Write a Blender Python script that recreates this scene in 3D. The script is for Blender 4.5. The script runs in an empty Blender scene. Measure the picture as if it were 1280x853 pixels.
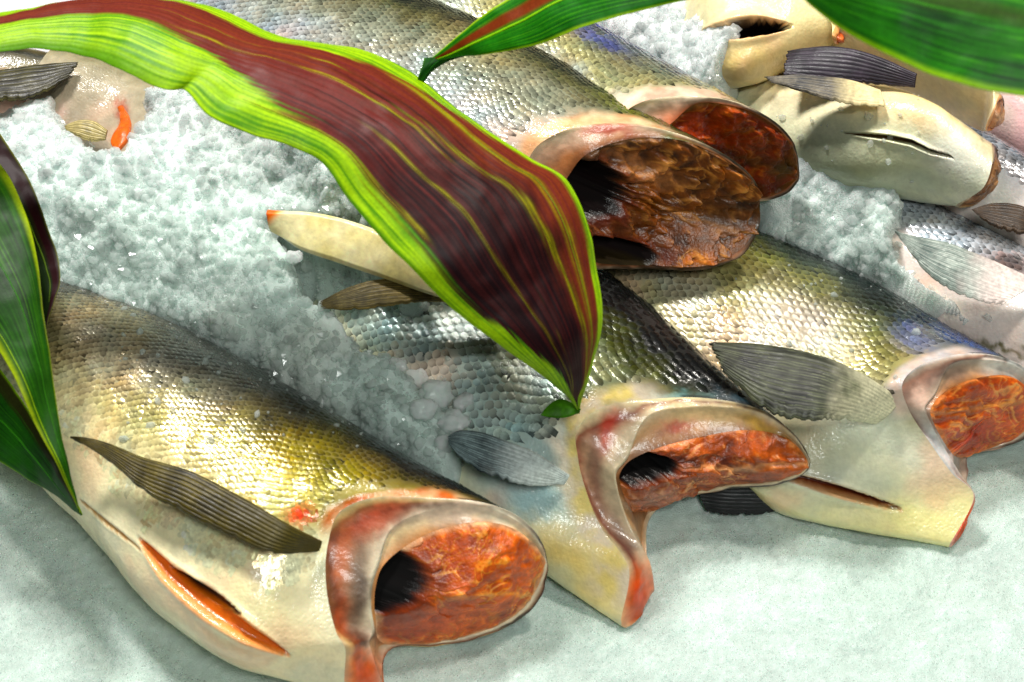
import bpy, math
import numpy as np
from mathutils import Vector, Matrix

rng = np.random.default_rng(11)
SC = bpy.context.scene
COL = SC.collection

# ------------------------------------------------------------------ camera
PITCH = math.radians(48.0); DIST = 1.25; FPX = 2000.0
cam_d = bpy.data.cameras.new('camera'); cam = bpy.data.objects.new('camera', cam_d); COL.objects.link(cam)
cam.location = (0, -DIST * math.cos(PITCH), DIST * math.sin(PITCH))
cam.rotation_euler = (math.pi / 2 - PITCH, 0, 0)
cam_d.sensor_width = 36.0; cam_d.lens = 36.0 * FPX / 1280.0
cam_d.clip_start = 0.02; cam_d.clip_end = 20
cam_d.dof.use_dof = True; cam_d.dof.focus_distance = 1.2; cam_d.dof.aperture_fstop = 9.0
SC.camera = cam
CP = np.array(cam.location)
FW = np.array([0, math.cos(PITCH), -math.sin(PITCH)]); UPV = np.array([0, math.sin(PITCH), math.cos(PITCH)]); RT = np.array([1.0, 0, 0])

# ------------------------------------------------------------------ light
SC.render.engine = 'CYCLES'
W = bpy.data.worlds.new('World'); SC.world = W; W.use_nodes = True
W.node_tree.nodes['Background'].inputs[0].default_value = (0.86, 0.96, 0.94, 1)
W.node_tree.nodes['Background'].inputs[1].default_value = 0.055

def lamp(name, loc, target, size, power, color):
    d = bpy.data.lights.new(name, 'AREA'); d.shape = 'DISK'; d.size = size; d.energy = power; d.color = color
    o = bpy.data.objects.new(name, d); COL.objects.link(o); o.location = loc
    o.rotation_euler = (Vector(target) - Vector(loc)).to_track_quat('-Z', 'Y').to_euler()
    return o
lamp('ceiling_lamp', (-0.50, 0.62, 1.85), (0, 0.1, 0.05), 0.30, 31, (1.0, 0.97, 0.93))
lamp('ceiling_lamp', (0.55, 0.30, 1.95), (0, 0.05, 0.05), 0.22, 15, (1.0, 0.95, 0.86))
lamp('ceiling_lamp', (0.25, -1.1, 1.6), (0, 0.1, 0.05), 0.45, 10, (0.96, 1.0, 0.96))
SC.view_settings.view_transform = 'Standard'; SC.view_settings.look = 'None'
SC.view_settings.exposure = 0.45; SC.view_settings.gamma = 1.0
SC.cycles.max_bounces = 8; SC.cycles.transmission_bounces = 5; SC.cycles.glossy_bounces = 3; SC.cycles.diffuse_bounces = 3
SC.cycles.caustics_reflective = False; SC.cycles.caustics_refractive = False
SC.cycles.sample_clamp_indirect = 4.0

# ------------------------------------------------------------------ helpers
def P(px, py, z):
    """the point at height z which stands at picture position (px, py)"""
    px = np.asarray(px, float); py = np.asarray(py, float); z = np.asarray(z, float)
    d = FW + RT * ((px - 640) / FPX)[..., None] - UPV * ((py - 426.5) / FPX)[..., None]
    t = (z - CP[2]) / d[..., 2]
    return CP + d * t[..., None]

def proj(p):
    q = np.asarray(p) - CP
    w = q @ FW
    return np.stack([640 + FPX * (q @ RT) / w, 426.5 - FPX * (q @ UPV) / w], -1)

def srgb(r, g, b):
    c = np.array([r, g, b], float) / 255.0
    return np.where(c <= 0.04045, c / 12.92, ((c + 0.055) / 1.055) ** 2.4)

def sstep(a, b, x):
    t = np.clip((x - a) / (b - a + 1e-12), 0, 1); return t * t * (3 - 2 * t)

def mix(a, b, t):
    return a * (1 - t[..., None]) + b * t[..., None]

_perm = rng.permutation(512).astype(np.int64); _perm = np.concatenate([_perm, _perm, _perm, _perm])
_grad = rng.normal(size=(512, 3)); _grad /= np.linalg.norm(_grad, axis=1, keepdims=True)
def perlin(p):
    p = np.asarray(p, float); i = np.floor(p).astype(np.int64); f = p - i
    u = f * f * f * (f * (f * 6 - 15) + 10); i &= 511
    out = 0
    for dx in (0, 1):
        for dy in (0, 1):
            for dz in (0, 1):
                h = _perm[_perm[_perm[(i[..., 0] + dx) & 511] + ((i[..., 1] + dy) & 511)] + ((i[..., 2] + dz) & 511)]
                g = _grad[h]
                w = (u[..., 0] if dx else 1 - u[..., 0]) * (u[..., 1] if dy else 1 - u[..., 1]) * (u[..., 2] if dz else 1 - u[..., 2])
                out = out + w * (g[..., 0] * (f[..., 0] - dx) + g[..., 1] * (f[..., 1] - dy) + g[..., 2] * (f[..., 2] - dz))
    return out * 1.5
def fbm(p, scale, oct=4, seed=0.0, gain=0.5):
    p = np.asarray(p) * scale + seed; a = 1; s = 0
    for k in range(oct):
        s = s + a * perlin(p * (2.03 ** k) + k * 7.7); a *= gain
    return s

def crom(K, t):
    """Catmull-Rom through the key rows K at parameter t in 0..len-1"""
    K = np.asarray(K, float); n = len(K); t = np.clip(np.asarray(t, float), 0, n - 1 - 1e-9)
    i = np.floor(t).astype(int); f = (t - i).reshape((-1,) + (1,) * (K.ndim - 1))
    Kp = np.concatenate([(2 * K[0] - K[1])[None], K, (2 * K[-1] - K[-2])[None]])
    a, b, c, d = Kp[i], Kp[i + 1], Kp[i + 2], Kp[i + 3]
    return b + 0.5 * f * (c - a + f * (2 * a - 5 * b + 4 * c - d + f * (3 * (b - c) + d - a)))

def grid_faces(n, m, wrap=False):
    i = np.arange(n - 1)[:, None]; j = np.arange(m if wrap else m - 1)[None, :]; j2 = (j + 1) % m
    return np.stack([i * m + j, i * m + j2, (i + 1) * m + j2, (i + 1) * m + j], -1).reshape(-1, 4)

SAT = 1.28
def mesh_from(name, v, f, col=None, smooth=True, mat=None, sat=None):
    v = np.ascontiguousarray(v, dtype=np.float32).reshape(-1, 3); f = np.ascontiguousarray(f, dtype=np.int32); k = f.shape[1]
    me = bpy.data.meshes.new(name)
    me.vertices.add(len(v)); me.vertices.foreach_set('co', v.ravel())
    me.loops.add(f.size); me.loops.foreach_set('vertex_index', f.ravel())
    me.polygons.add(len(f)); me.polygons.foreach_set('loop_start', np.arange(0, f.size, k, dtype=np.int32))
    me.polygons.foreach_set('loop_total', np.full(len(f), k, dtype=np.int32))
    me.update(calc_edges=True)
    me.polygons.foreach_set('use_smooth', np.full(len(f), bool(smooth)))
    if col is not None:
        c = np.ones((len(v), 4), dtype=np.float32); cc = np.asarray(col).reshape(-1, 3); lum = cc.mean(1, keepdims=True); c[:, :3] = np.clip(lum + (cc - lum) * (sat or SAT), 0.002, 1)
        at = me.color_attributes.new('Col', 'FLOAT_COLOR', 'POINT'); at.data.foreach_set('color', c.ravel())
    if mat: me.materials.append(mat)
    return me

def link(name, me, parent=None):
    o = bpy.data.objects.new(name, me); COL.objects.link(o)
    if parent is not None:
        o.parent = parent; o.matrix_parent_inverse = Matrix.Translation(-parent.location)
    return o

def thing(name, label, cat, loc, group=None):
    o = bpy.data.objects.new(name, None); COL.objects.link(o); o.location = tuple(map(float, loc)); o.empty_display_size = 0.02
    o['label'] = label; o['category'] = cat
    if group: o['group'] = group
    return o

def normals(X, wrap=False):
    if wrap:
        dt = np.roll(X, -1, 1) - np.roll(X, 1, 1)
    else:
        dt = np.gradient(X, axis=1)
    ds = np.gradient(X, axis=0)
    n = np.cross(ds, dt); n /= np.linalg.norm(n, axis=-1, keepdims=True) + 1e-12
    return n, ds, dt

# ------------------------------------------------------------------ materials
def material(name, rough=0.4, spec=0.5, coat=0.0, coat_rough=0.1, metal=0.0, sss=0.0, sss_r=(1, 0.4, 0.25), sss_scale=0.004,
             trans=0.0, ior=1.45, objcol=False, noise=0.0, nscale=300, bump=0.0, bscale=500, bdist=0.001, hue=0.0, base=None, rvar=0.0, fine=0.0):
    m = bpy.data.materials.new(name); m.use_nodes = True; nt = m.node_tree; N = nt.nodes; L = nt.links
    b = N['Principled BSDF']
    b.inputs['Roughness'].default_value = rough; b.inputs['Specular IOR Level'].default_value = spec
    b.inputs['Coat Weight'].default_value = coat; b.inputs['Coat Roughness'].default_value = coat_rough
    b.inputs['Metallic'].default_value = metal; b.inputs['IOR'].default_value = ior
    b.inputs['Transmission Weight'].default_value = trans
    b.inputs['Subsurface Weight'].default_value = sss; b.inputs['Subsurface Radius'].default_value = sss_r; b.inputs['Subsurface Scale'].default_value = sss_scale
    if base is not None:
        rgb = N.new('ShaderNodeRGB'); rgb.outputs[0].default_value = (*base, 1); src = rgb.outputs[0]
    elif objcol:
        oi = N.new('ShaderNodeObjectInfo'); at = N.new('ShaderNodeAttribute'); at.attribute_name = 'Col'
        mm = N.new('ShaderNodeVectorMath'); mm.operation = 'MULTIPLY'; L.new(oi.outputs['Color'], mm.inputs[0]); L.new(at.outputs['Color'], mm.inputs[1]); src = mm.outputs[0]
    else:
        at = N.new('ShaderNodeAttribute'); at.attribute_name = 'Col'; src = at.outputs['Color']
    tc = N.new('ShaderNodeTexCoord')
    if noise:
        nz = N.new('ShaderNodeTexNoise'); nz.inputs['Scale'].default_value = nscale; nz.inputs['Detail'].default_value = 4
        L.new(tc.outputs['Object'], nz.inputs['Vector'])
        mr = N.new('ShaderNodeMapRange'); mr.inputs[1].default_value = 0.3; mr.inputs[2].default_value = 0.7
        mr.inputs[3].default_value = 1 - noise; mr.inputs[4].default_value = 1 + noise
        L.new(nz.outputs['Fac'], mr.inputs[0])
        mx = N.new('ShaderNodeVectorMath'); mx.operation = 'SCALE'; L.new(src, mx.inputs[0]); L.new(mr.outputs[0], mx.inputs['Scale']); src = mx.outputs[0]
    if hue:
        nz = N.new('ShaderNodeTexNoise'); nz.inputs['Scale'].default_value = nscale * 0.6; nz.inputs['Detail'].default_value = 2
        L.new(tc.outputs['Object'], nz.inputs['Vector'])
        mr = N.new('ShaderNodeMapRange'); mr.inputs[1].default_value = 0.3; mr.inputs[2].default_value = 0.7
        mr.inputs[3].default_value = 0.5 - hue; mr.inputs[4].default_value = 0.5 + hue; L.new(nz.outputs['Fac'], mr.inputs[0])
        hs = N.new('ShaderNodeHueSaturation'); L.new(mr.outputs[0], hs.inputs['Hue']); L.new(src, hs.inputs['Color']); src = hs.outputs[0]
    L.new(src, b.inputs['Base Color'])
    if rvar:
        nz = N.new('ShaderNodeTexNoise'); nz.inputs['Scale'].default_value = 60; nz.inputs['Detail'].default_value = 3
        L.new(tc.outputs['Object'], nz.inputs['Vector'])
        mr = N.new('ShaderNodeMapRange'); mr.inputs[1].default_value = 0.35; mr.inputs[2].default_value = 0.65
        mr.inputs[3].default_value = max(0.03, rough - rvar); mr.inputs[4].default_value = rough + rvar; L.new(nz.outputs['Fac'], mr.inputs[0]); L.new(mr.outputs[0], b.inputs['Roughness'])
    if bump:
        nz = N.new('ShaderNodeTexNoise'); nz.inputs['Scale'].default_value = bscale; nz.inputs['Detail'].default_value = 3
        L.new(tc.outputs['Object'], nz.inputs['Vector'])
        bp = N.new('ShaderNodeBump'); bp.inputs['Strength'].default_value = bump; bp.inputs['Distance'].default_value = bdist
        L.new(nz.outputs['Fac'], bp.inputs['Height']); L.new(bp.outputs[0], b.inputs['Normal']); L.new(bp.outputs[0], b.inputs['Coat Normal'])
    return m

M_SKIN = material('wet_fish_skin', rough=0.42, coat=0.7, coat_rough=0.12, noise=0.07, nscale=240, bump=0.3, bscale=520, bdist=0.0010, sss=0.12, sss_scale=0.003, rvar=0.12)
def fine_scales(m, sc, st):
    nt = m.node_tree; b = nt.nodes['Principled BSDF']; old = [n for n in nt.nodes if n.type == 'BUMP'][0]; tc = [n for n in nt.nodes if n.type == 'TEX_COORD'][0]
    vo = nt.nodes.new('ShaderNodeTexVoronoi'); vo.inputs['Scale'].default_value = sc; nt.links.new(tc.outputs['Object'], vo.inputs['Vector'])
    bp = nt.nodes.new('ShaderNodeBump'); bp.invert = True; bp.inputs['Strength'].default_value = st; bp.inputs['Distance'].default_value = .0012
    nt.links.new(vo.outputs['Distance'], bp.inputs['Height']); nt.links.new(old.outputs[0], bp.inputs['Normal'])
    nt.links.new(bp.outputs[0], b.inputs['Normal']); nt.links.new(bp.outputs[0], b.inputs['Coat Normal'])
fine_scales(M_SKIN, 380, .14)
M_SCALE = material('fish_scale', rough=0.25, coat=0.6, coat_rough=0.09, metal=0.28, noise=0.2, nscale=420, bump=0.2, bscale=900, bdist=0.0006)
M_SCALE_ONE = material('single_fish_scale', rough=0.25, coat=0.6, coat_rough=0.09, metal=0.28, objcol=True, bump=0.2, bscale=900, bdist=0.0006)
M_FLESH = material('raw_flesh', rough=0.38, coat=0.14, coat_rough=0.15, noise=0.2, nscale=330, bump=0.4, bscale=520, bdist=0.001, sss=0.04, sss_r=(1, 0.25, 0.1), sss_scale=0.003)
M_CAVITY = material('dark_cavity_lining', rough=0.75, spec=0.12)
M_COLLAR = material('wet_membrane', rough=0.4, coat=0.35, coat_rough=0.12, noise=0.14, nscale=200, bump=0.25, bscale=350, bdist=0.001, sss=0.15, sss_scale=0.004)
M_FIN = material('fin_membrane', rough=0.5, coat=0.08, coat_rough=0.15, noise=0.25, nscale=350, bump=0.3, bscale=700, bdist=0.0006)
M_LEAF = material('leaf_surface', rough=0.45, spec=.16, coat=0.0, coat_rough=0.3, noise=0.14, nscale=500, bump=0.12, bscale=500, bdist=0.0005)
M_ICE_BED = material('packed_ice', rough=0.22, noise=0.08, nscale=120, bump=0.8, bscale=900, bdist=0.0018, sss=0.7, sss_r=(0.8, 1, 0.95), sss_scale=0.010)
M_GRAIN = material('ice_grain', rough=0.12, coat=1.0, coat_rough=0.05, ior=1.4, spec=0.9, sss=0.8, sss_r=(0.85, 1, 0.95), sss_scale=0.008)
M_GRAIN.node_tree.nodes['Principled BSDF'].inputs['Alpha'].default_value = 0.55
M_FINE = material('fine_ice_grain', rough=0.07, ior=1.4, spec=1.0, sss=1.0, sss_r=(0.85, 1, 0.95), sss_scale=0.006)
M_FINE.node_tree.nodes['Principled BSDF'].inputs['Alpha'].default_value = 0.3
def add_translucent(m, f):
    nt = m.node_tree; b = nt.nodes['Principled BSDF']; out = [n for n in nt.nodes if n.type == 'OUTPUT_MATERIAL'][0]
    al = b.inputs['Alpha'].default_value; b.inputs['Alpha'].default_value = 1
    tr = nt.nodes.new('ShaderNodeBsdfTranslucent'); mx = nt.nodes.new('ShaderNodeMixShader'); mx.inputs[0].default_value = f
    tp = nt.nodes.new('ShaderNodeBsdfTransparent'); m2 = nt.nodes.new('ShaderNodeMixShader'); m2.inputs[0].default_value = al
    tr.inputs[0].default_value = (.93, .98, .96, 1)
    nt.links.new(b.outputs[0], mx.inputs[1]); nt.links.new(tr.outputs[0], mx.inputs[2]); nt.links.new(tp.outputs[0], m2.inputs[1]); nt.links.new(mx.outputs[0], m2.inputs[2]); nt.links.new(m2.outputs[0], out.inputs[0])
M_FIN.node_tree.nodes['Principled BSDF'].inputs['Alpha'].default_value = .93; add_translucent(M_GRAIN, .45); add_translucent(M_FINE, .4)
M_CHUNK = material('clear_ice', rough=0.08, trans=0.0, ior=1.31, base=(0.80, 0.94, 0.86), bump=0.5, bscale=160, bdist=0.003, sss=1.0, sss_r=(.8, 1, .9), sss_scale=.012)
M_CHUNK.node_tree.nodes['Principled BSDF'].inputs['Alpha'].default_value = 0.6

# ------------------------------------------------------------------ fish builder
FISH_PTS = []      # dense skin points, used so that no ice grains are set inside or below a fish
NTOP, NBOT = 150, 44
TH = np.concatenate([np.linspace(0, 180, NTOP, endpoint=False), np.linspace(180, 360, NBOT, endpoint=False)])
THR = np.radians(TH)

def section_rings(secs, belly=0.25):
    """secs: rows (Dx, Dy, Vx, Vy, z, zroll, half_thickness): D and V are the outlines of back and belly"""
    secs = [list(map(float, s)) for s in secs]; n = len(secs)
    D = np.array([[s[0], s[1]] for s in secs]); V = np.array([[s[2], s[3]] for s in secs])
    z = np.array([s[4] for s in secs]); roll = np.array([s[5] for s in secs]); b = np.array([s[6] for s in secs])
    Dp, Vp = D.copy(), V.copy()
    for it in range(8):
        pd = P(Dp[:, 0], Dp[:, 1], z + roll); pv = P(Vp[:, 0], Vp[:, 1], z - roll)
        c = (pd + pv) / 2; u = (pd - pv) / 2; t = np.gradient(c, axis=0); t /= np.linalg.norm(t, axis=1, keepdims=True)
        nn = np.cross(t, u); nn /= np.linalg.norm(nn, axis=1, keepdims=True); nn *= np.sign(nn[:, 2:3])
        cs, sn = np.cos(THR), np.sin(THR)
        ex = np.sign(cs) * np.abs(cs) ** 0.92; ey = np.sign(sn) * np.abs(sn) ** 0.88
        thin = 1 - belly * sstep(70, 180, TH) * (TH <= 180)
        R = c[:, None] + u[:, None] * ex[None, :, None] + nn[:, None] * (b[:, None, None] * (ey * thin)[None, :, None])
        q = proj(R); qt = proj(c + t * 0.01) - proj(c); qt /= np.linalg.norm(qt, axis=1, keepdims=True)
        e = np.stack([qt[:, 1], -qt[:, 0]], 1)
        e *= np.sign(np.sum(e * (D - V), 1))[:, None]
        ext = np.einsum('ijk,ik->ij', q, e)
        Dp += e * (np.sum(e * D, 1) - ext.max(1))[:, None] * 0.8
        Vp += e * (np.sum(e * V, 1) - ext.min(1))[:, None] * 0.8
    return R

def rim_ring(anch):
    a = np.array(anch, float); th = a[:, 0]; pts = P(a[:, 1], a[:, 2], a[:, 3])
    n = len(th); th3 = np.concatenate([th - 360, th, th + 360]); p3 = np.concatenate([pts] * 3)
    m = np.zeros_like(p3)                                    # smooth tangents
    dth = np.diff(th3)[:, None]; d = np.diff(p3, axis=0) / dth
    m[1:-1] = (d[1:] * dth[:-1] + d[:-1] * dth[1:]) / (dth[1:] + dth[:-1])
    lim = 1.6 * np.minimum(np.linalg.norm(d[1:], axis=1), np.linalg.norm(d[:-1], axis=1))[:, None]
    mn = np.linalg.norm(m[1:-1], axis=1, keepdims=True); m[1:-1] *= np.minimum(1, lim / (mn + 1e-12))
    k = np.clip(np.searchsorted(th3, TH, side='right') - 1, 0, len(th3) - 2)
    h = (th3[k + 1] - th3[k])[:, None]; s = ((TH - th3[k])[:, None]) / h
    return ((2 * s ** 3 - 3 * s ** 2 + 1) * p3[k] + (s ** 3 - 2 * s ** 2 + s) * h * m[k] + (-2 * s ** 3 + 3 * s ** 2) * p3[k + 1] + (s ** 3 - s ** 2) * h * m[k + 1])

def blob(q, c, x, y, rx, ry, ang, rgb, a):
    """a patch of another colour with a soft edge"""
    ca, sa = math.cos(math.radians(ang)), math.sin(math.radians(ang))
    dx, dy = q[..., 0] - x, q[..., 1] - y
    u, v = (dx * ca + dy * sa) / rx, (-dx * sa + dy * ca) / ry
    w = np.exp(-(u * u + v * v) ** 1.3) * a
    return mix(c, np.broadcast_to(srgb(*rgb), c.shape), w)

def polydist(q, pts):
    pts = np.array(pts, float); best = np.full(q.shape[:-1], 1e9); side = np.zeros(q.shape[:-1]); par = np.zeros(q.shape[:-1])
    L = np.linalg.norm(np.diff(pts, axis=0), axis=1); tot = L.sum(); acc = 0
    for k in range(len(pts) - 1):
        a, b = pts[k], pts[k + 1]; ab = b - a; t = np.clip(((q - a) @ ab) / (ab @ ab), 0, 1)
        dd = q - (a + t[..., None] * ab); d = np.linalg.norm(dd, axis=-1)
        s = ab[0] * dd[..., 1] - ab[1] * dd[..., 0]
        m = d < best; best = np.where(m, d, best); side = np.where(m, np.sign(s), side); par = np.where(m, (acc + t * L[k]) / tot, par); acc += L[k]
    return best, side, par

def stops(v, st, back=False):
    xs = [(.2 + s[0] * .667 if s[0] < .6 else s[0]) if back else s[0] for s in st]; cs = np.array([srgb(*s[1:]) for s in st])
    return np.stack([np.interp(v, xs, cs[:, k]) for k in range(3)], -1)

def scale_template():
    ny, nx = 5, 4; pts = []; edge = []
    for i in range(nx):
        a = i / (nx - 1)
        for j in range(ny):
            y = j / (ny - 1) * 2 - 1
            xe = math.sqrt(max(0, 1 - 0.72 * y * y))
            x = -0.9 + (0.9 + 0.62 * xe) * a
            wy = 0.55 * y * (1.0 if a < 0.99 else 0.9)
            zz = 0.34 * a - 0.12 - 0.22 * y * y - 0.10 * max(0, a - 0.62) * 1.5
            pts.append((x, wy, zz)); edge.append(a)
    f = grid_faces(nx, ny)
    return np.array(pts), f, np.array(edge)
ST_V, ST_F, ST_E = scale_template()
ONE_SCALE = None

def make_fish(name_label, group, secs, rims=None, colours=None, blobs=(), slits=(), scale=None, res=0.0019, base_z=0.0,
              collar=None, flesh=None, wob=0.0005, singles=0, scol=1.0, sgain=(1.35, 0.26), belly=0.25, shoulder=None):
    R = section_rings(secs, belly); K = list(R)
    nreg = len(K)
    if rims: K.append(rim_ring(rims[0]))
    K = np.array(K)
    cen = K.mean(1); L = np.concatenate([[0], np.cumsum(np.linalg.norm(np.diff(cen, axis=0), axis=1))])
    ns = int(L[-1] / res)
    dens = np.linspace(0, L[-1], ns); t = np.interp(dens, L, np.arange(len(K)))
    X = crom(K, t)
    n, ds, dt = normals(X, True)
    c0 = X.mean(1, keepdims=True)
    if np.sum(n * (X - c0)) < 0: n = -n
    sarc = dens[:, None] * np.ones_like(X[..., 0]); send = L[-1] - sarc
    seed = float(abs(secs[0][0]) * 0.13)
    fade = sstep(0, 0.02, send) if rims else 1.0
    X = X + n * ((fbm(X, 22, 3, seed) * wob * 2.2 + fbm(X, 90, 2, seed) * wob * 0.35) * fade)[..., None]
    v = np.where(TH <= 180, TH / 180, (360 - TH) / 180)[None, :] * np.ones_like(sarc)
    q = proj(X)
    nzv = fbm(X, 28, 4, seed + 3); nzf = fbm(X, 130, 3, seed + 9)
    vv = np.clip(v + nzv * 0.05, 0, 1)
    col = stops(vv, colours, True)
    for bl in blobs: col = blob(q + np.stack([nzv, nzf], -1) * 10, col, *bl)
    bm = fbm(X, 17, 3, seed + 33); bz = sstep(.48, .66, v)
    col = mix(col, np.broadcast_to(srgb(236, 186, 158), X.shape), sstep(.08, .6, bm) * bz * .40)
    col = mix(col, np.broadcast_to(srgb(176, 188, 172), X.shape), sstep(.08, .6, -bm) * bz * .40)
    for sl in slits:                                         # cuts and folds that go into the body
        d, side, par = polydist(q, sl['pts'])
        w = sl['w'] * np.maximum(0, np.sin(np.pi * np.clip(par, 0.0, 1))) ** 0.7 + 0.6
        end = ((par > 0.001) & (par < 0.999))
        g = np.clip(1 - d / w, 0, 1) * end
        top = (TH <= 200)[None, :]
        prof = np.where(g > 0, np.minimum(1, g * 2.2), 0) * top
        X = X - n * (prof * sl['depth'])[..., None]
        lipd = np.exp(-((d - w * 1.15) / (w * 0.35 + 1.5)) ** 2) * end * top * np.sin(np.pi * np.clip(par, 0, 1))
        X = X + n * (lipd * sl.get('lip', 0.001))[..., None]
        if 'edge' in sl: col = mix(col, np.broadcast_to(srgb(*sl['edge']), col.shape), np.clip(sstep(w * 1.5, w * 0.9, d) * end * top * sl.get('ea', 1), 0, 1))
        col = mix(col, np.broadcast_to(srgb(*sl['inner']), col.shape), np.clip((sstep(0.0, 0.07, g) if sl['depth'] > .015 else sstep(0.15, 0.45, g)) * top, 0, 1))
    if rims and shoulder:
        thw = sstep(shoulder[1], shoulder[1] + 14, TH) * sstep(shoulder[2] + 14, shoulder[2], TH) * (TH <= 190)
        k = sstep(shoulder[0], shoulder[0] * .35, send + nzv * .006 + nzf * .0015) * thw[None]
        pk = np.clip(.5 + fbm(X, 60, 3, seed + 77) * 1.2, 0, 1)
        sc = mix(np.broadcast_to(srgb(*shoulder[3]), col.shape), np.broadcast_to(srgb(*shoulder[4]), col.shape), pk)
        col = mix(col, sc, k * .92)
        dl = sstep(.0035, .001, send) * (TH < 62)[None]; col = mix(col, np.broadcast_to(srgb(14, 14, 10), col.shape), dl * .9)
    col = col * (1 + (nzf * 0.22 + nzv * 0.15) * (1 - .7 * sstep(.5, .7, v)))[..., None]
    low = np.percentile(X[..., 2], 2)
    cc = X.reshape(-1, 3).mean(0)
    root = thing('salmon', name_label, 'fish', (cc[0], cc[1], low), group)
    V = X.reshape(-1, 3); F = grid_faces(X.shape[0], X.shape[1], True)
    if not rims:                                             # closed, rounded ends
        pass
    body = link('body', mesh_from('body', V, F, np.maximum(col, 0), True, M_SKIN), root)
    FISH_PTS.append(V[::3])
    # ---- scales
    if scale:
        n2, ds2, dt2 = normals(X, True)
        if np.sum(n2 * n) < 0: n2 = -n2
        dsp, dtp = scale['len'], scale['wid']
        top = np.where(TH <= scale.get('thmax', 175))[0]
        arc = np.concatenate([np.zeros((X.shape[0], 1)), np.cumsum(np.linalg.norm(np.diff(X[:, top], axis=1), axis=2), axis=1)], 1)
        rows = np.arange(0.004, L[-1] - .004, dsp)
        mats = []; cols = []; posn = []; hs_ = []
        for ri, r in enumerate(rows):
            si = r / L[-1] * (ns - 1); i0 = int(si); i0 = min(i0, ns - 2)
            A = arc[i0]; tt = np.arange((0.5 if ri % 2 else 0.0) * dtp + dtp * 0.3, A[-1], dtp)
            tt = tt + rng.normal(0, 0.04 * dtp, len(tt))
            jf = np.interp(tt, A, np.arange(len(top))); j0 = np.minimum(jf.astype(int), len(top) - 2); fj = (jf - j0)[:, None]
            pos = X[i0, j0] * (1 - fj) + X[i0, j0 + 1] * fj
            nn_ = n2[i0, j0]; tl = -ds2[i0, j0]; tl = tl - nn_ * np.sum(tl * nn_, 1, keepdims=True); tl /= np.linalg.norm(tl, axis=1, keepdims=True)
            gy = np.cross(nn_, tl); vvv = v[i0, j0]; cl = col[i0, j0]; qq = q[i0, j0]
            k = np.ones(len(tt), bool)
            if 'mask' in scale: k = scale['mask'](qq, vvv, send[i0, j0])
            if rims and send[i0, 0] < .09:
                thp = TH[top][j0]; need = scale['stop'] * (.8 + .5 * nzf[i0, j0])
                if shoulder: need = need + (shoulder[0] * .75 - scale['stop']) * sstep(shoulder[1], shoulder[1] + 14, thp) * sstep(shoulder[2] + 14, shoulder[2], thp)
                k = k & (np.min(np.linalg.norm(pos[:, None] - X[-1][None, ::4], axis=2), axis=1) > np.maximum(need, .004))
            nrel = scale.get('vfade', (0.7, 0.85)); h = 1 - 0.88 * sstep(nrel[0], nrel[1], vvv)
            k &= vvv + nzv[i0, j0] * .06 + rng.normal(0, .012, len(tt)) < scale.get('vmax', 0.9)
            jit = rng.normal(0, 0.055, (len(tt), 2)); szj = rng.normal(1, .07, len(tt)); k = k & (rng.random(len(tt)) > .012)
            for a_ in np.where(k)[0]:
                tw = tl[a_] + gy[a_] * jit[a_, 0] + nn_[a_] * jit[a_, 1] * 0.6; tw /= np.linalg.norm(tw); g2 = np.cross(nn_[a_], tw)
                mats.append(np.stack([tw * dsp * 1.25 * szj[a_], g2 * dtp * 1.04 * szj[a_], np.cross(tw, g2) * dsp * 0.62 * h[a_] * scale.get('rel', 1)], 1)); posn.append(pos[a_]); cols.append(cl[a_]); hs_.append(h[a_])
        mats = np.array(mats); posn = np.array(posn); cols = np.array(cols)
        m_ = len(mats)
        br = (1 + rng.normal(0, scale.get('jit', 0.14), m_))[:, None]
        irid = fbm(posn, 45, 2, seed + 20)[:, None]
        cols = cols * br * scol * (1 + irid * np.array([[0.12, -0.03, -0.14]])) + scale.get('add', 0.0)
        cols = np.clip(cols, 0.004, 0.95)
        VV = np.einsum('nij,kj->nki', mats, ST_V) + posn[:, None]
        single = np.zeros(m_, bool)
        if singles:
            qs = proj(posn); inside = (qs[:, 0] > 5) & (qs[:, 0] < 1275) & (qs[:, 1] > 5) & (qs[:, 1] < 848)
            cxp = scale['focus']; dd = np.linalg.norm(qs - np.array(cxp), axis=1) + (~inside) * 1e5
            single[np.argsort(dd)[:singles]] = True
        rest = ~single
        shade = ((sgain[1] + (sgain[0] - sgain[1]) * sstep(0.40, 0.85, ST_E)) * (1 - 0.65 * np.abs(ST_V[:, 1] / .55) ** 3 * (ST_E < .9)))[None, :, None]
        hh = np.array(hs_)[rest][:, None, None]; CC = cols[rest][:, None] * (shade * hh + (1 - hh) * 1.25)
        FF = (ST_F[None] + (np.arange(rest.sum()) * len(ST_V))[:, None, None]).reshape(-1, 4)
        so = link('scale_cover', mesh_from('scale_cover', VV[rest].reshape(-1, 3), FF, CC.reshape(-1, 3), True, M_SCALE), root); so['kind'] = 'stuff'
        if singles:
            global ONE_SCALE
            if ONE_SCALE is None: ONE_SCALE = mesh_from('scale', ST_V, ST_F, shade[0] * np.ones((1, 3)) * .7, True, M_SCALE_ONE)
            inv = Matrix.Translation(-root.location)
            for k in np.where(single)[0]:
                o = bpy.data.objects.new('scale', ONE_SCALE); COL.objects.link(o); o.parent = root; o.matrix_parent_inverse = inv
                M = Matrix.Identity(4)
                for a in range(3):
                    for b_ in range(3): M[a][b_] = float(mats[k][a, b_])
                    M[a][3] = float(posn[k][a])
                o.matrix_basis = M; c = cols[k] * 1.43; o.color = (float(c[0]), float(c[1]), float(c[2]), 1)
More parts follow.
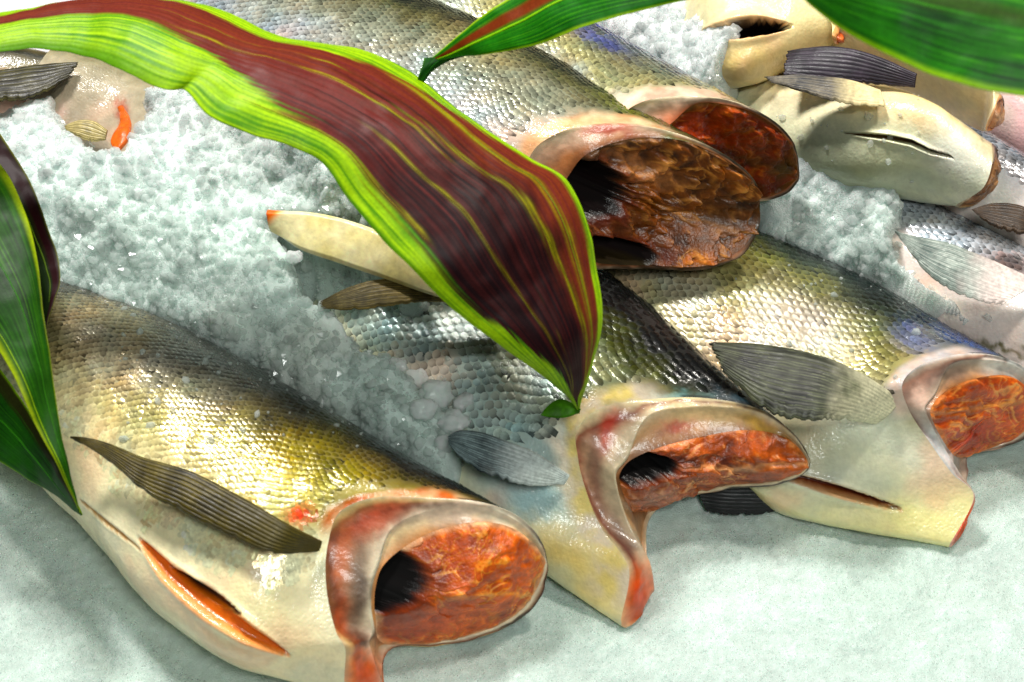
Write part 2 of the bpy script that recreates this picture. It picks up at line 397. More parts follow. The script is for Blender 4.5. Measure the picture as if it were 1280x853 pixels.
    # ---- cut end
    if rims:
        R0 = X[-1]; R1 = rim_ring(rims[1]); R2 = rim_ring(rims[2]) if len(rims) > 2 else R1
        tail = (X[-int(0.05 / res)].mean(0) - R0.mean(0)); tail /= np.linalg.norm(tail)
        nb = 26; a = np.linspace(0, 1, nb)[:, None, None]
        B = R0[None] * (1 - a) + R1[None] * a
        lipn = (X[-1] - X[-3]); lipn /= np.linalg.norm(lipn, axis=1, keepdims=True) + 1e-9
        bw = np.linalg.norm(R1 - R0, axis=1)[None, :, None]
        B = B - tail * (np.sin(np.pi * np.sqrt(a)) * np.minimum(0.0016, bw * 0.3)) + tail * (np.sin(np.pi * a ** 0.8) * np.clip(bw - 0.008, 0, 0.014) * 0.9 * (sstep(72, 112, TH) * sstep(168, 152, TH))[None, :, None])
        B = B + tail * (fbm(B, 60, 3, seed + 2)[..., None] * .0022 * np.sin(np.pi * a))
        if len(rims) > 2:
            a2 = np.linspace(0, 1, 14)[1:, None, None]
            B2 = R1[None] * (1 - a2) + R2[None] * a2 + tail * np.sin(np.pi * a2) * 0.004
            B = np.concatenate([B, B2]); a = np.concatenate([a, 1 + a2])
        ncol = fbm(B, 45, 4, seed + 5); nf = fbm(B, 160, 3, seed + 6)
        B = B + tail * (ncol * 0.0016 * np.sin(np.pi * np.clip(a[..., 0], 0, 1)))[..., None]
        qb = proj(B); av = a[..., 0] * np.ones_like(ncol)
        cb = stops(np.clip(av + ncol * 0.10 * np.sin(np.pi * np.clip(av, 0, 1)), 0, 2), collar['stops'])
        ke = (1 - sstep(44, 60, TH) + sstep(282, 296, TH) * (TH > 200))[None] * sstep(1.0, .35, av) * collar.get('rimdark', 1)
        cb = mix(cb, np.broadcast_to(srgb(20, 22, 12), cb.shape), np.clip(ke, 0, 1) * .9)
        for bl in collar.get('blobs', ()): cb = blob(qb + np.stack([ncol, nf], -1) * 7, cb, *bl)
        cb = cb * (1 + ncol * 0.25 + nf * 0.2)[..., None]
        link('collar_edge', mesh_from('collar_edge', B.reshape(-1, 3), grid_faces(B.shape[0], B.shape[1], True)[:, ::-1], np.maximum(cb, 0), True, M_COLLAR, 1.1), root)
        # flesh
        C = P(*flesh['c']); nr = 110
        ring = B[-1]; m0 = 360
        tt = np.linspace(0, len(TH), m0, endpoint=False); i0 = tt.astype(int); fr = (tt - i0)[:, None]
        # even spread along the outline
        seg = np.linalg.norm(np.roll(ring, -1, 0) - ring, axis=1); acc = np.concatenate([[0], np.cumsum(seg)]); rr = np.concatenate([ring, ring[:1]])
        ss = np.linspace(0, acc[-1], m0, endpoint=False)
        ringe = np.stack([np.interp(ss, acc, rr[:, k]) for k in range(3)], 1)
        r = np.linspace(1, 0.002, nr)[:, None, None]
        G = C + (ringe[None] - C) * r
        qg = proj(G); w3 = G
        nrm = -tail
        a0 = math.radians(flesh.get('ang', 0)); ca, sa = math.cos(a0), math.sin(a0)
        cx, cy = flesh['sept']
        dx, dy = qg[..., 0] - cx, qg[..., 1] - cy
        wn = fbm(w3, 30, 4, seed + 12); wf = fbm(w3, 110, 4, seed + 13)
        ex_ = dx * ca + dy * sa + wn * 9; ey_ = -dx * sa + dy * ca + wn * 8 + wf * 3
        la = np.abs(ey_); per = flesh.get('per', 10.0)
        ang_ = np.radians(flesh.get('chev', 32)) * np.sign(ey_) * np.tanh(la / 14)
        # muscle sheets: thin wavy lines that meet in chevrons at the septum and fan out to the skin
        lu = ex_ * np.cos(ang_) + ey_ * np.sin(ang_); lv = -ex_ * np.sin(ang_) * .9 + ey_ * np.cos(ang_) * .6
        wa = fbm(w3, 38, 3, seed + 50)
        pa_ = np.stack([lu / (per * 5.5) + wa * .6, lv / (per * 1.15) + wa * 1.0, 0 * lu + seed], -1)
        n1 = perlin(pa_); n2b = perlin(pa_ * np.array([2.1, 2.0, 1]) + 11.3)
        line = np.clip(1 - np.abs(n1) / .10, 0, 1) ** 1.1 + .7 * np.clip(1 - np.abs(n2b) / .11, 0, 1)
        line = np.clip(line, 0, 1) * sstep(-.35, .35, fbm(w3, 40, 2, seed + 31)) * sstep(0.0, 0.12, r[..., 0] * (1 - r[..., 0]) + 0.05)
        sept = np.exp(-(la / 3.0) ** 2) * sstep(-120, -20, ex_)
        base = mix(np.broadcast_to(srgb(*flesh['dark']), G.shape), np.broadcast_to(srgb(*flesh['mid']), G.shape), np.clip(flesh.get('mixb', .72) + wn * 0.6 + wf * 0.35, 0, 1))
        cg = mix(base, np.broadcast_to(srgb(*flesh['light']), G.shape), np.clip(line * 1.0 + sept * 0.6, 0, 1))
        spots = sstep(0.45, 0.9, wf) * 0.5
        cg = mix(cg, np.broadcast_to(srgb(*flesh['light']), G.shape), spots)
        rl = flesh.get('rel', .65); disp = (line * 0.0006 + wf * 0.0012 + n1 * .0026 + np.sign(n1) * sstep(0, .1, np.abs(n1)) * .0008) * rl + wn * .003
        disp = disp + flesh.get('bulge', .0055) * (1 - r[..., 0] ** 5)
        for bl in flesh.get('blobs', ()): cg = blob(qg + np.stack([wn, wf], -1) * 8, cg, *bl)
        hole = 0
        for (hx, hy, rx, ry, an, dep) in flesh.get('holes', ()):
            aa = math.radians(an); ddx, ddy = qg[..., 0] - hx + wn * 9, qg[..., 1] - hy + wn * 6 + wf * 1.2
            e2 = np.sqrt(((ddx * math.cos(aa) + ddy * math.sin(aa)) / rx) ** 2 + ((-ddx * math.sin(aa) + ddy * math.cos(aa)) / ry) ** 2)
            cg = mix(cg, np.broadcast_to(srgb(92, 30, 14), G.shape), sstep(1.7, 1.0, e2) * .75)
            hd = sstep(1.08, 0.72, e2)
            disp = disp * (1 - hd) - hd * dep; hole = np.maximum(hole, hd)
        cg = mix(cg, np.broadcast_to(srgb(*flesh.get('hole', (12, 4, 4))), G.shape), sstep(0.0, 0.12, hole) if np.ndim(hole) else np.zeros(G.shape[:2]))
        edge = sstep(0.90, 1.0, r[..., 0] * np.ones_like(wn))
        cg = mix(cg, np.broadcast_to(srgb(*flesh.get('rim', flesh['light'])), G.shape), edge * 0.55)
        disp = disp * sstep(0.0, 0.035, 1 - r[..., 0])
        G = G + nrm * disp[..., None]
        cg = np.maximum(cg * (1 + wf * 0.35)[..., None], 0.002)
        GF = grid_faces(nr, m0, True)[:, ::-1]
        if np.ndim(hole):
            hv = (hole.reshape(-1)[GF].min(1) > .12)
            hf = GF[hv]; GF = GF[~hv]; uq, inv_ = np.unique(hf, return_inverse=True)
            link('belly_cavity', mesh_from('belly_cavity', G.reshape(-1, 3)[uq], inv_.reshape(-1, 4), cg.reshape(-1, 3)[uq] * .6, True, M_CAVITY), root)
        link('flesh_face', mesh_from('flesh_face', G.reshape(-1, 3), GF, cg.reshape(-1, 3), True, M_FLESH, 1.08), root)
        FISH_PTS.append(G.reshape(-1, 3)[::5]); FISH_PTS.append(B.reshape(-1, 3)[::2])
    return root, X, n

# ------------------------------------------------------------------ ribbons (fins, leaves, flaps)
def ribbon(A, B, nu=160, nv=60, thick=0.0015, bulge=0.0, ripple=0.0, rays=0, ray_amp=0.0, colour=None, seed=0.0, wave=0.0, fray=0.0):
    A = np.array(A, float); B = np.array(B, float)
    ta = np.linspace(0, len(A) - 1, nu); tb = np.linspace(0, len(B) - 1, nu)
    a = crom(A, ta); b = crom(B, tb); pa = P(a[:, 0], a[:, 1], a[:, 2]); pb = P(b[:, 0], b[:, 1], b[:, 2])
    v = np.linspace(0, 1, nv); u = np.linspace(0, 1, nu)
    X = pa[:, None] * (1 - v[None, :, None]) + pb[:, None] * v[None, :, None]
    n, _, _ = normals(X)
    n[np.isnan(n)] = 0
    nm = n.mean((0, 1)); n = n * np.sign(nm[2] if abs(nm[2]) > 0.05 else 1)
    # smooth the frame
    for _ in range(3): n[1:-1] = (n[:-2] + n[1:-1] + n[2:]) / 3
    n /= np.linalg.norm(n, axis=-1, keepdims=True) + 1e-9
    wid = np.linalg.norm(pb - pa, axis=1)[:, None]
    U = u[:, None] * np.ones((1, nv)); Vv = np.ones((nu, 1)) * v[None]
    d = bulge * wid * (1 - (2 * Vv - 1) ** 2)
    if wave: d = d + wave * np.sin(U * 17 + seed) * (2 * np.abs(Vv - 0.5)) ** 2
    if ripple: d = d + fbm(X, 25, 3, seed) * ripple
    if rays:
        rr = Vv * rays + fbm(X, 20, 2, seed) * 0.3; d = d + ray_amp * (np.abs(np.sin(np.pi * rr)) ** 0.6 - 0.5) * np.minimum(1, wid / 0.01)
    X = X + n * d[..., None]
    if rays and fray:
        nz_ = fbm(np.stack([U * 14, Vv * 0, U * 0 + seed], -1), 1, 3, 2.); X = X - (pb - pa)[:, None] * (np.maximum(0, nz_ + .15) * fray * sstep(.7, 1, Vv))[..., None]
        nz2 = perlin(np.stack([Vv * rays * 1.3, U * 0, U * 0 + seed], -1)); X = X + (X[:-1].mean(0)[None] * 0) + (np.roll(X, 6, 0) - X) * (np.maximum(0, nz2 + .2) * 1.3 * sstep(.93, 1, U))[..., None] * (U > .1)[..., None]
    q = proj(X); col = colour(U, Vv, X, q)
    th = thick * np.minimum(1, np.minimum(wid / 0.006, 1)) * np.sqrt(np.maximum(0.02, np.minimum(1, np.minimum(Vv, 1 - Vv) * 12)))
    T = X + n * (th / 2)[..., None]; Bm = X - n * (th / 2)[..., None]
    V = np.concatenate([T.reshape(-1, 3), Bm.reshape(-1, 3)]); F1 = grid_faces(nu, nv); F2 = F1[:, ::-1] + nu * nv
    idx = np.arange(nu * nv).reshape(nu, nv)
    loop = np.concatenate([idx[0, :], idx[1:, -1], idx[-1, -2::-1], idx[-2:0:-1, 0]]); l2 = np.roll(loop, -1)
    F3 = np.stack([loop, l2, l2 + nu * nv, loop + nu * nv], 1)
    return V, np.concatenate([F1, F2, F3[:, ::-1]]), np.concatenate([col.reshape(-1, 3)] * 2), X, n

def fin(name, root, A, B, dark=(20, 20, 12), lightc=(110, 105, 70), basec=None, rays=11, thick=0.0022, seed=1.0, amp=0.0004, bulge=0.06, tipdark=0.0, basew=0.25, mat=None):
    def colour(U, V, X, q):
        f = fbm(X, 60, 3, seed); rr = V * rays + fbm(X, 20, 2, seed) * 0.3
        rr = rr * 1.7 + V * V * 1.5 + fbm(X, 45, 2, seed + 4) * .5; s = np.abs(np.sin(np.pi * rr)); vary = .65 + .5 * np.sin(np.floor(rr) * 2.3 + seed)
        br = 0.5 + 0.5 * np.sin(np.pi * 2 * (rr * 3))
        c = mix(np.broadcast_to(srgb(*dark), X.shape), np.broadcast_to(srgb(*lightc), X.shape), np.clip((1 - s) ** 1.2 * vary + .12 + f * .25, 0, 1))
        if basec is not None: c = mix(c, np.broadcast_to(srgb(*basec), X.shape), sstep(basew, basew * .25, U + f * 0.12))
        return np.maximum(c * (1 + f[..., None] * 0.3), 0.002)
    V, F, C, X, n = ribbon(A, B, 150, 70, thick, bulge, 0.0015, rays, amp, colour, seed, 0.0, .09)
    FISH_PTS.append(V[::4])
    return link(name, mesh_from(name, V, F, C, True, mat or M_FIN), root)

exec_parts = True
# ================================================================== FISH
OLIVE = [(0.0, 4, 5, 2), (0.10, 12, 12, 4), (0.22, 72, 62, 10), (0.36, 132, 118, 36), (0.50, 172, 162, 104), (0.62, 228, 218, 178), (0.8, 250, 240, 206), (1.0, 250, 230, 192)]
def tip(px_, rim):  return rim
# ---- 1: big one in front on the left
f1_r0 = [(0, 684, 700, .050), (22, 668, 664, .078), (42, 634, 638, .094), (58, 590, 626, .102), (72, 530, 622, .106), (86, 468, 622, .106), (100, 425, 640, .102), (115, 410, 680, .092), (135, 408, 735, .078), (155, 420, 790, .060),
         (172, 432, 815, .048), (184, 432, 866, .018), (200, 470, 872, .010), (222, 478, 815, .010), (250, 545, 808, .006), (290, 628, 786, .010), (330, 672, 748, .026)]
f1_r1 = [(0, 683, 700, .050), (22, 665, 667, .077), (42, 630, 643, .092), (58, 588, 633, .099), (72, 532, 640, .098), (86, 490, 662, .090), (100, 474, 706, .076), (115, 466, 730, .068), (135, 464, 758, .058), (155, 468, 790, .042),
         (172, 462, 806, .040), (184, 476, 850, .016), (200, 478, 835, .010), (222, 484, 808, .012), (250, 546, 804, .008), (290, 626, 783, .013), (330, 668, 746, .028)]
f1_r2 = [(0, 680, 701, .050), (22, 660, 673, .075), (42, 624, 655, .087), (58, 583, 654, .091), (72, 538, 666, .087), (86, 500, 688, .080), (100, 478, 709, .074), (115, 470, 732, .066), (135, 468, 758, .056), (155, 470, 780, .042),
         (172, 470, 790, .034), (184, 472, 798, .026), (200, 477, 803, .018), (222, 488, 806, .014), (250, 546, 803, .008), (290, 625, 781, .013), (330, 666, 745, .028)]
f1, X1, n1 = make_fish('large olive-backed headless salmon nearest the front, dark fin across its cream belly', 'headless salmon lying on the ice',
    [(-120, 260, -150, 420, .050, .005, .040), (-20, 310, -50, 500, .050, .005, .046), (70, 352, 30, 590, .052, .006, .051), (160, 383, 105, 665, .054, .006, .054), (250, 424, 165, 738, .055, .006, .056),
     (340, 470, 232, 796, .055, .006, .057), (425, 521, 300, 832, .055, .004, .057)],
    [f1_r0, f1_r1, f1_r2], OLIVE, shoulder=(.020, 52, 100, (226, 190, 150), (206, 110, 66)),
    blobs=[(130, 440, 90, 60, 20, (176, 166, 150), .7), (240, 470, 90, 50, 30, (150, 150, 140), .5), (200, 580, 110, 40, 25, (228, 216, 176), .6),
           (372, 642, 16, 12, 0, (215, 60, 40), .9), (400, 700, 30, 60, 70, (226, 222, 186), .5), (470, 640, 70, 14, -4, (205, 110, 60), .75), (330, 770, 60, 40, 35, (236, 228, 176), .5),
           (150, 400, 60, 18, 20, (170, 160, 120), .5), (385, 560, 30, 80, 60, (120, 112, 40), .35), (430, 740, 30, 80, 0, (228, 228, 200), .7)],
    slits=[dict(pts=[(172, 672), (210, 715), (262, 758), (310, 792), (362, 820)], w=13, depth=0.005, lip=.0022, edge=(240, 150, 84), ea=.8, inner=(214, 120, 64)),
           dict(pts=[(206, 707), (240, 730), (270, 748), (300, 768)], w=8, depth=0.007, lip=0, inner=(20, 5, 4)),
           dict(pts=[(100, 625), (135, 655), (180, 690)], w=2.5, depth=0.0015, lip=.0008, inner=(205, 160, 110))],
    scale=dict(len=.0040, wid=.0047, thmax=150, vfade=(.46, .64), vmax=.70, rel=.85, stop=.011, jit=.13),
    collar=dict(stops=[(0, 232, 216, 172), (.14, 220, 190, 130), (.30, 150, 100, 64), (.5, 112, 72, 54), (.72, 168, 136, 108), (1, 226, 212, 184), (1.6, 222, 196, 150), (2, 196, 130, 76)],
                blobs=[(620, 640, 60, 16, 20, (226, 214, 190), .9), (560, 640, 50, 16, -6, (226, 200, 176), .9), (470, 650, 44, 18, -30, (200, 84, 56), .7), (428, 700, 12, 40, 8, (196, 96, 46), .6),
                       (448, 740, 13, 60, 4, (58, 30, 22), .8), (425, 770, 10, 30, 0, (190, 80, 35), .6), (455, 845, 30, 36, 0, (210, 86, 24), 1), (455, 795, 20, 12, 0, (60, 20, 14), .8)]),
    flesh=dict(c=(578, 738, .062), sept=(600, 740), ang=2, h0=34, asp=1.8, per=9.5, dark=(150, 54, 8), mid=(214, 98, 16), light=(240, 160, 76), rim=(236, 196, 150),
               holes=[(486, 728, 44, 36, -25, .06)], blobs=[(520, 775, 50, 22, 10, (184, 70, 36), .5), (500, 790, 30, 14, 0, (120, 26, 16), .5), (560, 735, 40, 12, 4, (205, 96, 60), .6)]))
fin('pectoral_fin', f1, [(402, 676, .100), (360, 655, .122), (300, 620, .127), (240, 590, .126), (180, 572, .124), (130, 552, .122), (88, 545, .121)],
    [(397, 690, .096), (340, 692, .112), (290, 672, .116), (230, 642, .117), (180, 615, .118), (140, 580, .119), (92, 547, .120)],
    dark=(8, 7, 2), lightc=(104, 92, 30), basec=(70, 62, 24), basew=.45, rays=9, seed=2.0, thick=.003, amp=.0006)

# ---- 2: the middle one with coarse scales
GREY2 = [(0.0, 3, 4, 3), (0.12, 10, 12, 7), (0.25, 62, 66, 30), (0.4, 122, 128, 100), (0.55, 140, 156, 150), (0.7, 176, 192, 188), (0.85, 230, 226, 196), (1.0, 236, 224, 176)]
f2_r0 = [(0, 1013, 578, .070), (22, 988, 538, .092), (42, 940, 508, .099), (58, 870, 497, .097), (72, 805, 500, .100), (86, 752, 510, .101), (100, 722, 535, .094), (115, 722, 570, .080), (132, 733, 615, .062), (150, 752, 660, .046),
         (166, 786, 712, .036), (182, 776, 780, .008), (198, 795, 775, .004), (222, 806, 700, .006), (250, 812, 645, .010), (290, 890, 614, .026), (330, 978, 604, .050)]
f2_r1 = [(0, 1012, 578, .070), (22, 986, 541, .090), (42, 938, 514, .096), (58, 869, 508, .096), (72, 810, 520, .096), (86, 785, 572, .078), (100, 771, 590, .074), (115, 772, 610, .064), (132, 780, 638, .050), (150, 793, 668, .040),
         (166, 812, 702, .032), (182, 818, 738, .010), (198, 812, 728, .006), (222, 808, 690, .010), (250, 814, 642, .014), (290, 889, 612, .029), (330, 976, 602, .052)]
f2_r2 = [(0, 1010, 579, .070), (22, 981, 547, .086), (42, 928, 538, .084), (58, 868, 548, .081), (72, 823, 560, .079), (86, 789, 575, .076), (100, 775, 592, .072), (115, 776, 608, .064), (132, 782, 624, .052), (150, 788, 636, .040),
         (166, 792, 640, .030), (182, 797, 640, .022), (198, 802, 640, .018), (222, 810, 640, .014), (250, 820, 638, .016), (290, 888, 610, .030), (330, 974, 600, .053)]
f2, X2, n2_ = make_fish('middle headless salmon with coarse silver scales and open pink collar', 'headless salmon lying on the ice',
    [(450, 190, 330, 320, .035, .006, .038), (540, 235, 395, 420, .040, .008, .042), (635, 280, 465, 510, .044, .010, .046), (725, 326, 540, 590, .047, .013, .050), (795, 368, 598, 660, .047, .017, .051)],
    [f2_r0, f2_r1, f2_r2], GREY2, shoulder=(.032, 60, 170, (226, 206, 140), (214, 200, 180)),
    blobs=[(620, 575, 50, 16, 20, (190, 205, 210), .6), (660, 620, 60, 30, 20, (170, 205, 210), .8), (700, 690, 40, 30, 30, (222, 190, 110), .7), (745, 510, 40, 16, -10, (220, 180, 90), .8), (850, 500, 60, 10, 4, (110, 150, 150), .7), (930, 505, 50, 8, 25, (30, 50, 60), .8),
           (735, 730, 40, 30, 30, (222, 196, 120), .6), (710, 590, 14, 60, -10, (226, 216, 196), .8)],
    slits=[],
    scale=dict(len=.0060, wid=.0072, thmax=165, vfade=(.85, .95), vmax=.92, rel=1.25, stop=.017, jit=.16, focus=(600, 440),
               mask=lambda q, v, se: ((q[:, 1] < 575) | (q[:, 0] < 560)) & ((q[:, 0] < 700) | (q[:, 1] < 510)) & ~((q[:, 0] > 640) & (q[:, 1] > 545))), singles=290, scol=1.0,
    collar=dict(stops=[(0, 228, 214, 170), (.12, 214, 190, 150), (.3, 140, 84, 62), (.5, 186, 150, 120), (.75, 214, 192, 160), (1, 210, 192, 160), (1.5, 190, 150, 110), (2, 130, 84, 50)],
                blobs=[(760, 540, 14, 34, 14, (178, 48, 36), .85), (850, 532, 28, 10, -15, (150, 40, 34), .8), (880, 515, 60, 14, 5, (206, 180, 130), .7), (950, 530, 30, 10, 30, (190, 150, 60), .7), (745, 600, 10, 50, -5, (110, 56, 50), .7),
                       (775, 670, 14, 40, -25, (96, 50, 44), .7), (800, 745, 25, 44, 18, (206, 78, 22), 1)]),
    flesh=dict(bulge=.002, c=(880, 588, .064), sept=(900, 582), ang=0, h0=20, asp=2.6, per=7.5, dark=(100, 40, 12), mid=(188, 86, 26), light=(236, 164, 108), rim=(190, 110, 50),
               holes=[(800, 590, 46, 20, -8, .05)], blobs=[(820, 625, 40, 16, 0, (176, 120, 100), .75), (880, 575, 70, 6, 2, (50, 12, 8), .7), (920, 605, 70, 10, -5, (80, 20, 10), .5)]))
fin('pectoral_fin', f2, [(712, 594, .076), (670, 566, .095), (630, 550, .101), (600, 540, .101), (575, 538, .099), (560, 545, .096)],
    [(704, 606, .070), (660, 608, .082), (630, 600, .089), (600, 590, .090), (575, 572, .091), (561, 556, .093)], dark=(40, 52, 56), lightc=(156, 172, 172), basec=(206, 214, 210), rays=9, seed=5.0, basew=.55, thick=.002)
fin('lower_fin', f2, [(868, 604, .020), (910, 606, .022), (960, 606, .022), (1003, 618, .018)], [(884, 640, .004), (910, 644, .004), (955, 642, .004), (1000, 630, .008)],
    dark=(8, 8, 10), lightc=(34, 34, 36), rays=8, seed=6.0)

# ---- 5: right one with grid-like scales
SIL5 = [(0.0, 16, 22, 20), (0.1, 50, 58, 44), (0.24, 110, 108, 60), (0.42, 164, 156, 112), (0.58, 176, 168, 148), (0.66, 184, 176, 140), (0.8, 214, 210, 190), (1.0, 230, 222, 170)]
f5_r0 = [(0, 1302, 505, .050), (22, 1290, 470, .080), (42, 1262, 450, .095), (58, 1225, 442, .102), (72, 1185, 445, .105), (86, 1148, 458, .106), (100, 1128, 480, .103), (115, 1136, 512, .084), (132, 1160, 550, .064), (150, 1190, 592, .046),
         (166, 1217, 622, .032), (182, 1186, 683, .008), (198, 1205, 660, .004), (222, 1208, 612, .006), (250, 1206, 575, .008), (290, 1252, 560, .010), (330, 1290, 540, .024)]
f5_r1 = [(0, 1300, 505, .050), (22, 1288, 473, .079), (42, 1260, 454, .094), (58, 1223, 450, .100), (72, 1187, 458, .100), (86, 1170, 492, .090), (100, 1158, 510, .087), (115, 1164, 530, .076), (132, 1178, 556, .060), (150, 1200, 592, .044),
         (166, 1219, 626, .030), (182, 1192, 676, .010), (198, 1208, 652, .006), (222, 1209, 608, .009), (250, 1207, 573, .011), (290, 1252, 557, .014), (330, 1286, 537, .028)]
f5_r2 = [(0, 1296, 505, .050), (22, 1279, 480, .076), (42, 1253, 469, .086), (58, 1221, 473, .090), (72, 1194, 482, .090), (86, 1174, 496, .088), (100, 1163, 513, .085), (115, 1168, 531, .073), (132, 1178, 550, .056), (150, 1186, 562, .042),
         (166, 1191, 568, .040), (182, 1195, 571, .030), (198, 1199, 572, .022), (222, 1204, 572, .016), (250, 1210, 570, .013), (290, 1252, 555, .015), (330, 1284, 535, .029)]
f5, X5, n5 = make_fish('headless salmon on the right with net-like scales and bluish shoulder', 'headless salmon lying on the ice',
    [(760, 180, 640, 320, .020, .006, .036), (860, 235, 720, 410, .028, .006, .040), (955, 285, 800, 490, .036, .008, .045), (1050, 333, 880, 560, .038, .014, .046), (1130, 376, 975, 640, .040, .024, .048)],
    [f5_r0, f5_r1, f5_r2], SIL5, shoulder=(.022, 50, 110, (214, 190, 176), (206, 200, 200)),
    blobs=[(1150, 425, 40, 18, 20, (90, 104, 176), .45), (1215, 430, 50, 10, 32, (70, 94, 160), .5), (900, 400, 60, 26, 20, (110, 104, 60), .4), (1160, 462, 26, 16, 0, (206, 170, 150), .9), (1000, 400, 60, 30, 20, (176, 160, 160), .5),
           (1080, 540, 80, 40, 20, (222, 224, 206), .8), (1150, 645, 50, 30, 0, (238, 228, 160), .6), (1110, 590, 80, 30, 30, (224, 222, 190), .6)],
    slits=[dict(pts=[(960, 590), (1010, 602), (1060, 617), (1128, 638)], w=6, depth=0.010, lip=.002, edge=(180, 110, 50), ea=.7, inner=(110, 52, 20))],
    scale=dict(len=.0056, wid=.0062, thmax=130, vfade=(.8, .9), vmax=.72, rel=1.15, stop=.013, jit=.12, focus=(1010, 400), mask=lambda q, v, se: (q[:, 1] < 500) & (se > .012)), singles=290, sgain=(1.4, .25),
    collar=dict(stops=[(0, 214, 205, 200), (.15, 205, 180, 160), (.4, 176, 130, 110), (.7, 150, 120, 106), (1, 190, 170, 150), (1.5, 200, 170, 140), (2, 170, 110, 60)],
                blobs=[(1150, 500, 14, 20, 0, (226, 190, 170), .8), (1190, 465, 30, 12, -10, (120, 100, 90), .7), (1260, 462, 30, 14, 10, (206, 206, 200), .8), (1203, 655, 18, 34, 25, (206, 74, 20), 1), (1175, 560, 14, 40, -30, (206, 206, 206), .8)]),
    flesh=dict(c=(1226, 518, .056), sept=(1235, 505), ang=-8, h0=24, asp=1.5, per=10.0, dark=(150, 50, 8), mid=(210, 88, 16), light=(242, 160, 86), rim=(226, 150, 90),
               holes=[], blobs=[(1200, 505, 24, 20, 0, (140, 70, 34), .6), (1215, 545, 30, 14, 0, (150, 26, 8), .5)]))
fin('pectoral_fin', f5, [(1125, 500, .086), (1080, 468, .114), (1030, 446, .121), (960, 432, .118), (885, 428, .112)],
    [(1092, 530, .080), (1055, 526, .102), (1010, 526, .107), (960, 516, .106), (905, 468, .108)], dark=(9, 11, 11), lightc=(96, 100, 78), basec=(214, 210, 182), rays=13, seed=8.0, basew=.48, thick=.0025, amp=.0004)

# ---- 3: upper one with the dark brown cut
SIL3 = [(0.0, 16, 18, 16), (0.1, 40, 42, 32), (0.2, 88, 86, 58), (0.4, 138, 140, 124), (0.6, 150, 158, 164), (0.8, 214, 206, 190), (1.0, 222, 205, 160)]
f3_r0 = [(0, 950, 262, 0.133), (22, 943, 226, 0.160), (42, 905, 193, 0.180), (58, 850, 168, 0.192), (72, 790, 155, 0.198), (86, 725, 158, 0.198), (100, 680, 176, 0.192), (120, 655, 215, 0.173), (145, 655, 270, 0.143), (170, 680, 320, 0.114),
         (190, 720, 336, 0.103), (215, 760, 336, 0.098), (250, 810, 336, 0.096), (290, 885, 336, 0.100), (330, 938, 305, 0.113)]
f3_r1 = [(0, 949, 262, .133), (22, 940, 228, .159), (42, 902, 197, .178), (58, 848, 175, .189), (72, 787, 174, .190), (86, 735, 192, .184), (100, 712, 218, 0.170), (120, 700, 250, 0.155), (145, 705, 285, 0.134), (170, 725, 318, 0.112),
         (190, 745, 328, 0.106), (215, 770, 331, 0.102), (250, 812, 332, 0.099), (290, 883, 332, 0.103), (330, 934, 303, 0.115)]
f3, X3, n3 = make_fish('upper headless salmon with dark brown cut end beside the burgundy leaf', 'headless salmon lying on the ice',
    [(300, -110, 180, 60, .120, .004, .042), (400, -60, 250, 130, .126, .004, .046), (500, -15, 330, 200, .134, .005, .049), (600, 25, 420, 258, .142, .005, .051), (700, 74, 515, 308, .147, .005, .052)],
    [f3_r0, f3_r1], SIL3, shoulder=(.030, 52, 170, (232, 206, 170), (222, 170, 130)),
    blobs=[(600, 60, 60, 20, 25, (170, 160, 120), .5), (700, 165, 60, 18, -5, (226, 190, 160), .9), (690, 180, 50, 16, -15, (230, 205, 170), .7), (740, 160, 50, 5, -4, (180, 50, 30), .7), (800, 140, 50, 14, 25, (96, 104, 40), .6), (880, 190, 30, 12, 25, (70, 90, 40), .7)],
    scale=dict(len=.0046, wid=.0054, thmax=150, vfade=(.8, .9), vmax=.8, rel=1.1, stop=.016, jit=.16), sgain=(1.4, .25),
    collar=dict(stops=[(0, 220, 200, 160), (.2, 224, 200, 170), (.5, 214, 170, 140), (.8, 170, 110, 70), (1, 120, 70, 40)],
                blobs=[(820, 338, 130, 10, 0, (44, 30, 12), 1), (945, 290, 14, 40, 20, (50, 40, 16), .9), (760, 162, 40, 7, -5, (190, 50, 30), .8), (850, 178, 26, 10, 22, (90, 110, 50), .9)]),
    flesh=dict(c=(835, 262, .128), sept=(860, 268), ang=18, h0=30, asp=1.6, per=13.0, rel=2.2, mixb=.55, dark=(46, 20, 6), mid=(164, 88, 30), light=(236, 160, 84), rim=(60, 50, 24),
               holes=[(734, 236, 40, 38, 20, .05), (760, 314, 60, 18, 8, .03)], hole=(20, 8, 5),
               blobs=[(770, 285, 70, 40, 10, (46, 18, 8), .75), (890, 275, 34, 30, 0, (110, 74, 44), .7), (868, 330, 22, 6, 0, (206, 110, 40), .6), (800, 215, 50, 16, 20, (206, 140, 90), .5)]))
# belly flap of fish 3 that comes out on the left of the leaf, and its small fin
def cream(seed, a=(240, 226, 168), b=(250, 240, 196), redtip=None):
    def c(U, V, X, q):
        f = fbm(X, 40, 3, seed); cc = mix(np.broadcast_to(srgb(*a), X.shape), np.broadcast_to(srgb(*b), X.shape), np.clip(.5 + f, 0, 1))
        cc = mix(cc, np.broadcast_to(srgb(236, 120, 50), X.shape), sstep(.10, .03, U + V * .12) + 0 * U) if redtip else cc
        return cc
    return c
V, F, C, _, _ = ribbon([(334, 263, .150), (390, 266, .152), (440, 277, .152), (490, 296, .150), (560, 330, .145), (640, 350, .140)], [(342, 290, .135), (375, 312, .134), (420, 328, .134), (470, 345, .132), (550, 372, .128), (640, 392, .125)],
                     120, 60, .007, .05, .002, 0, 0, cream(3.0, redtip=True), 3.0)
link('belly_flap', mesh_from('belly_flap', V, F, C, True, M_COLLAR), f3); FISH_PTS.append(V[::4])
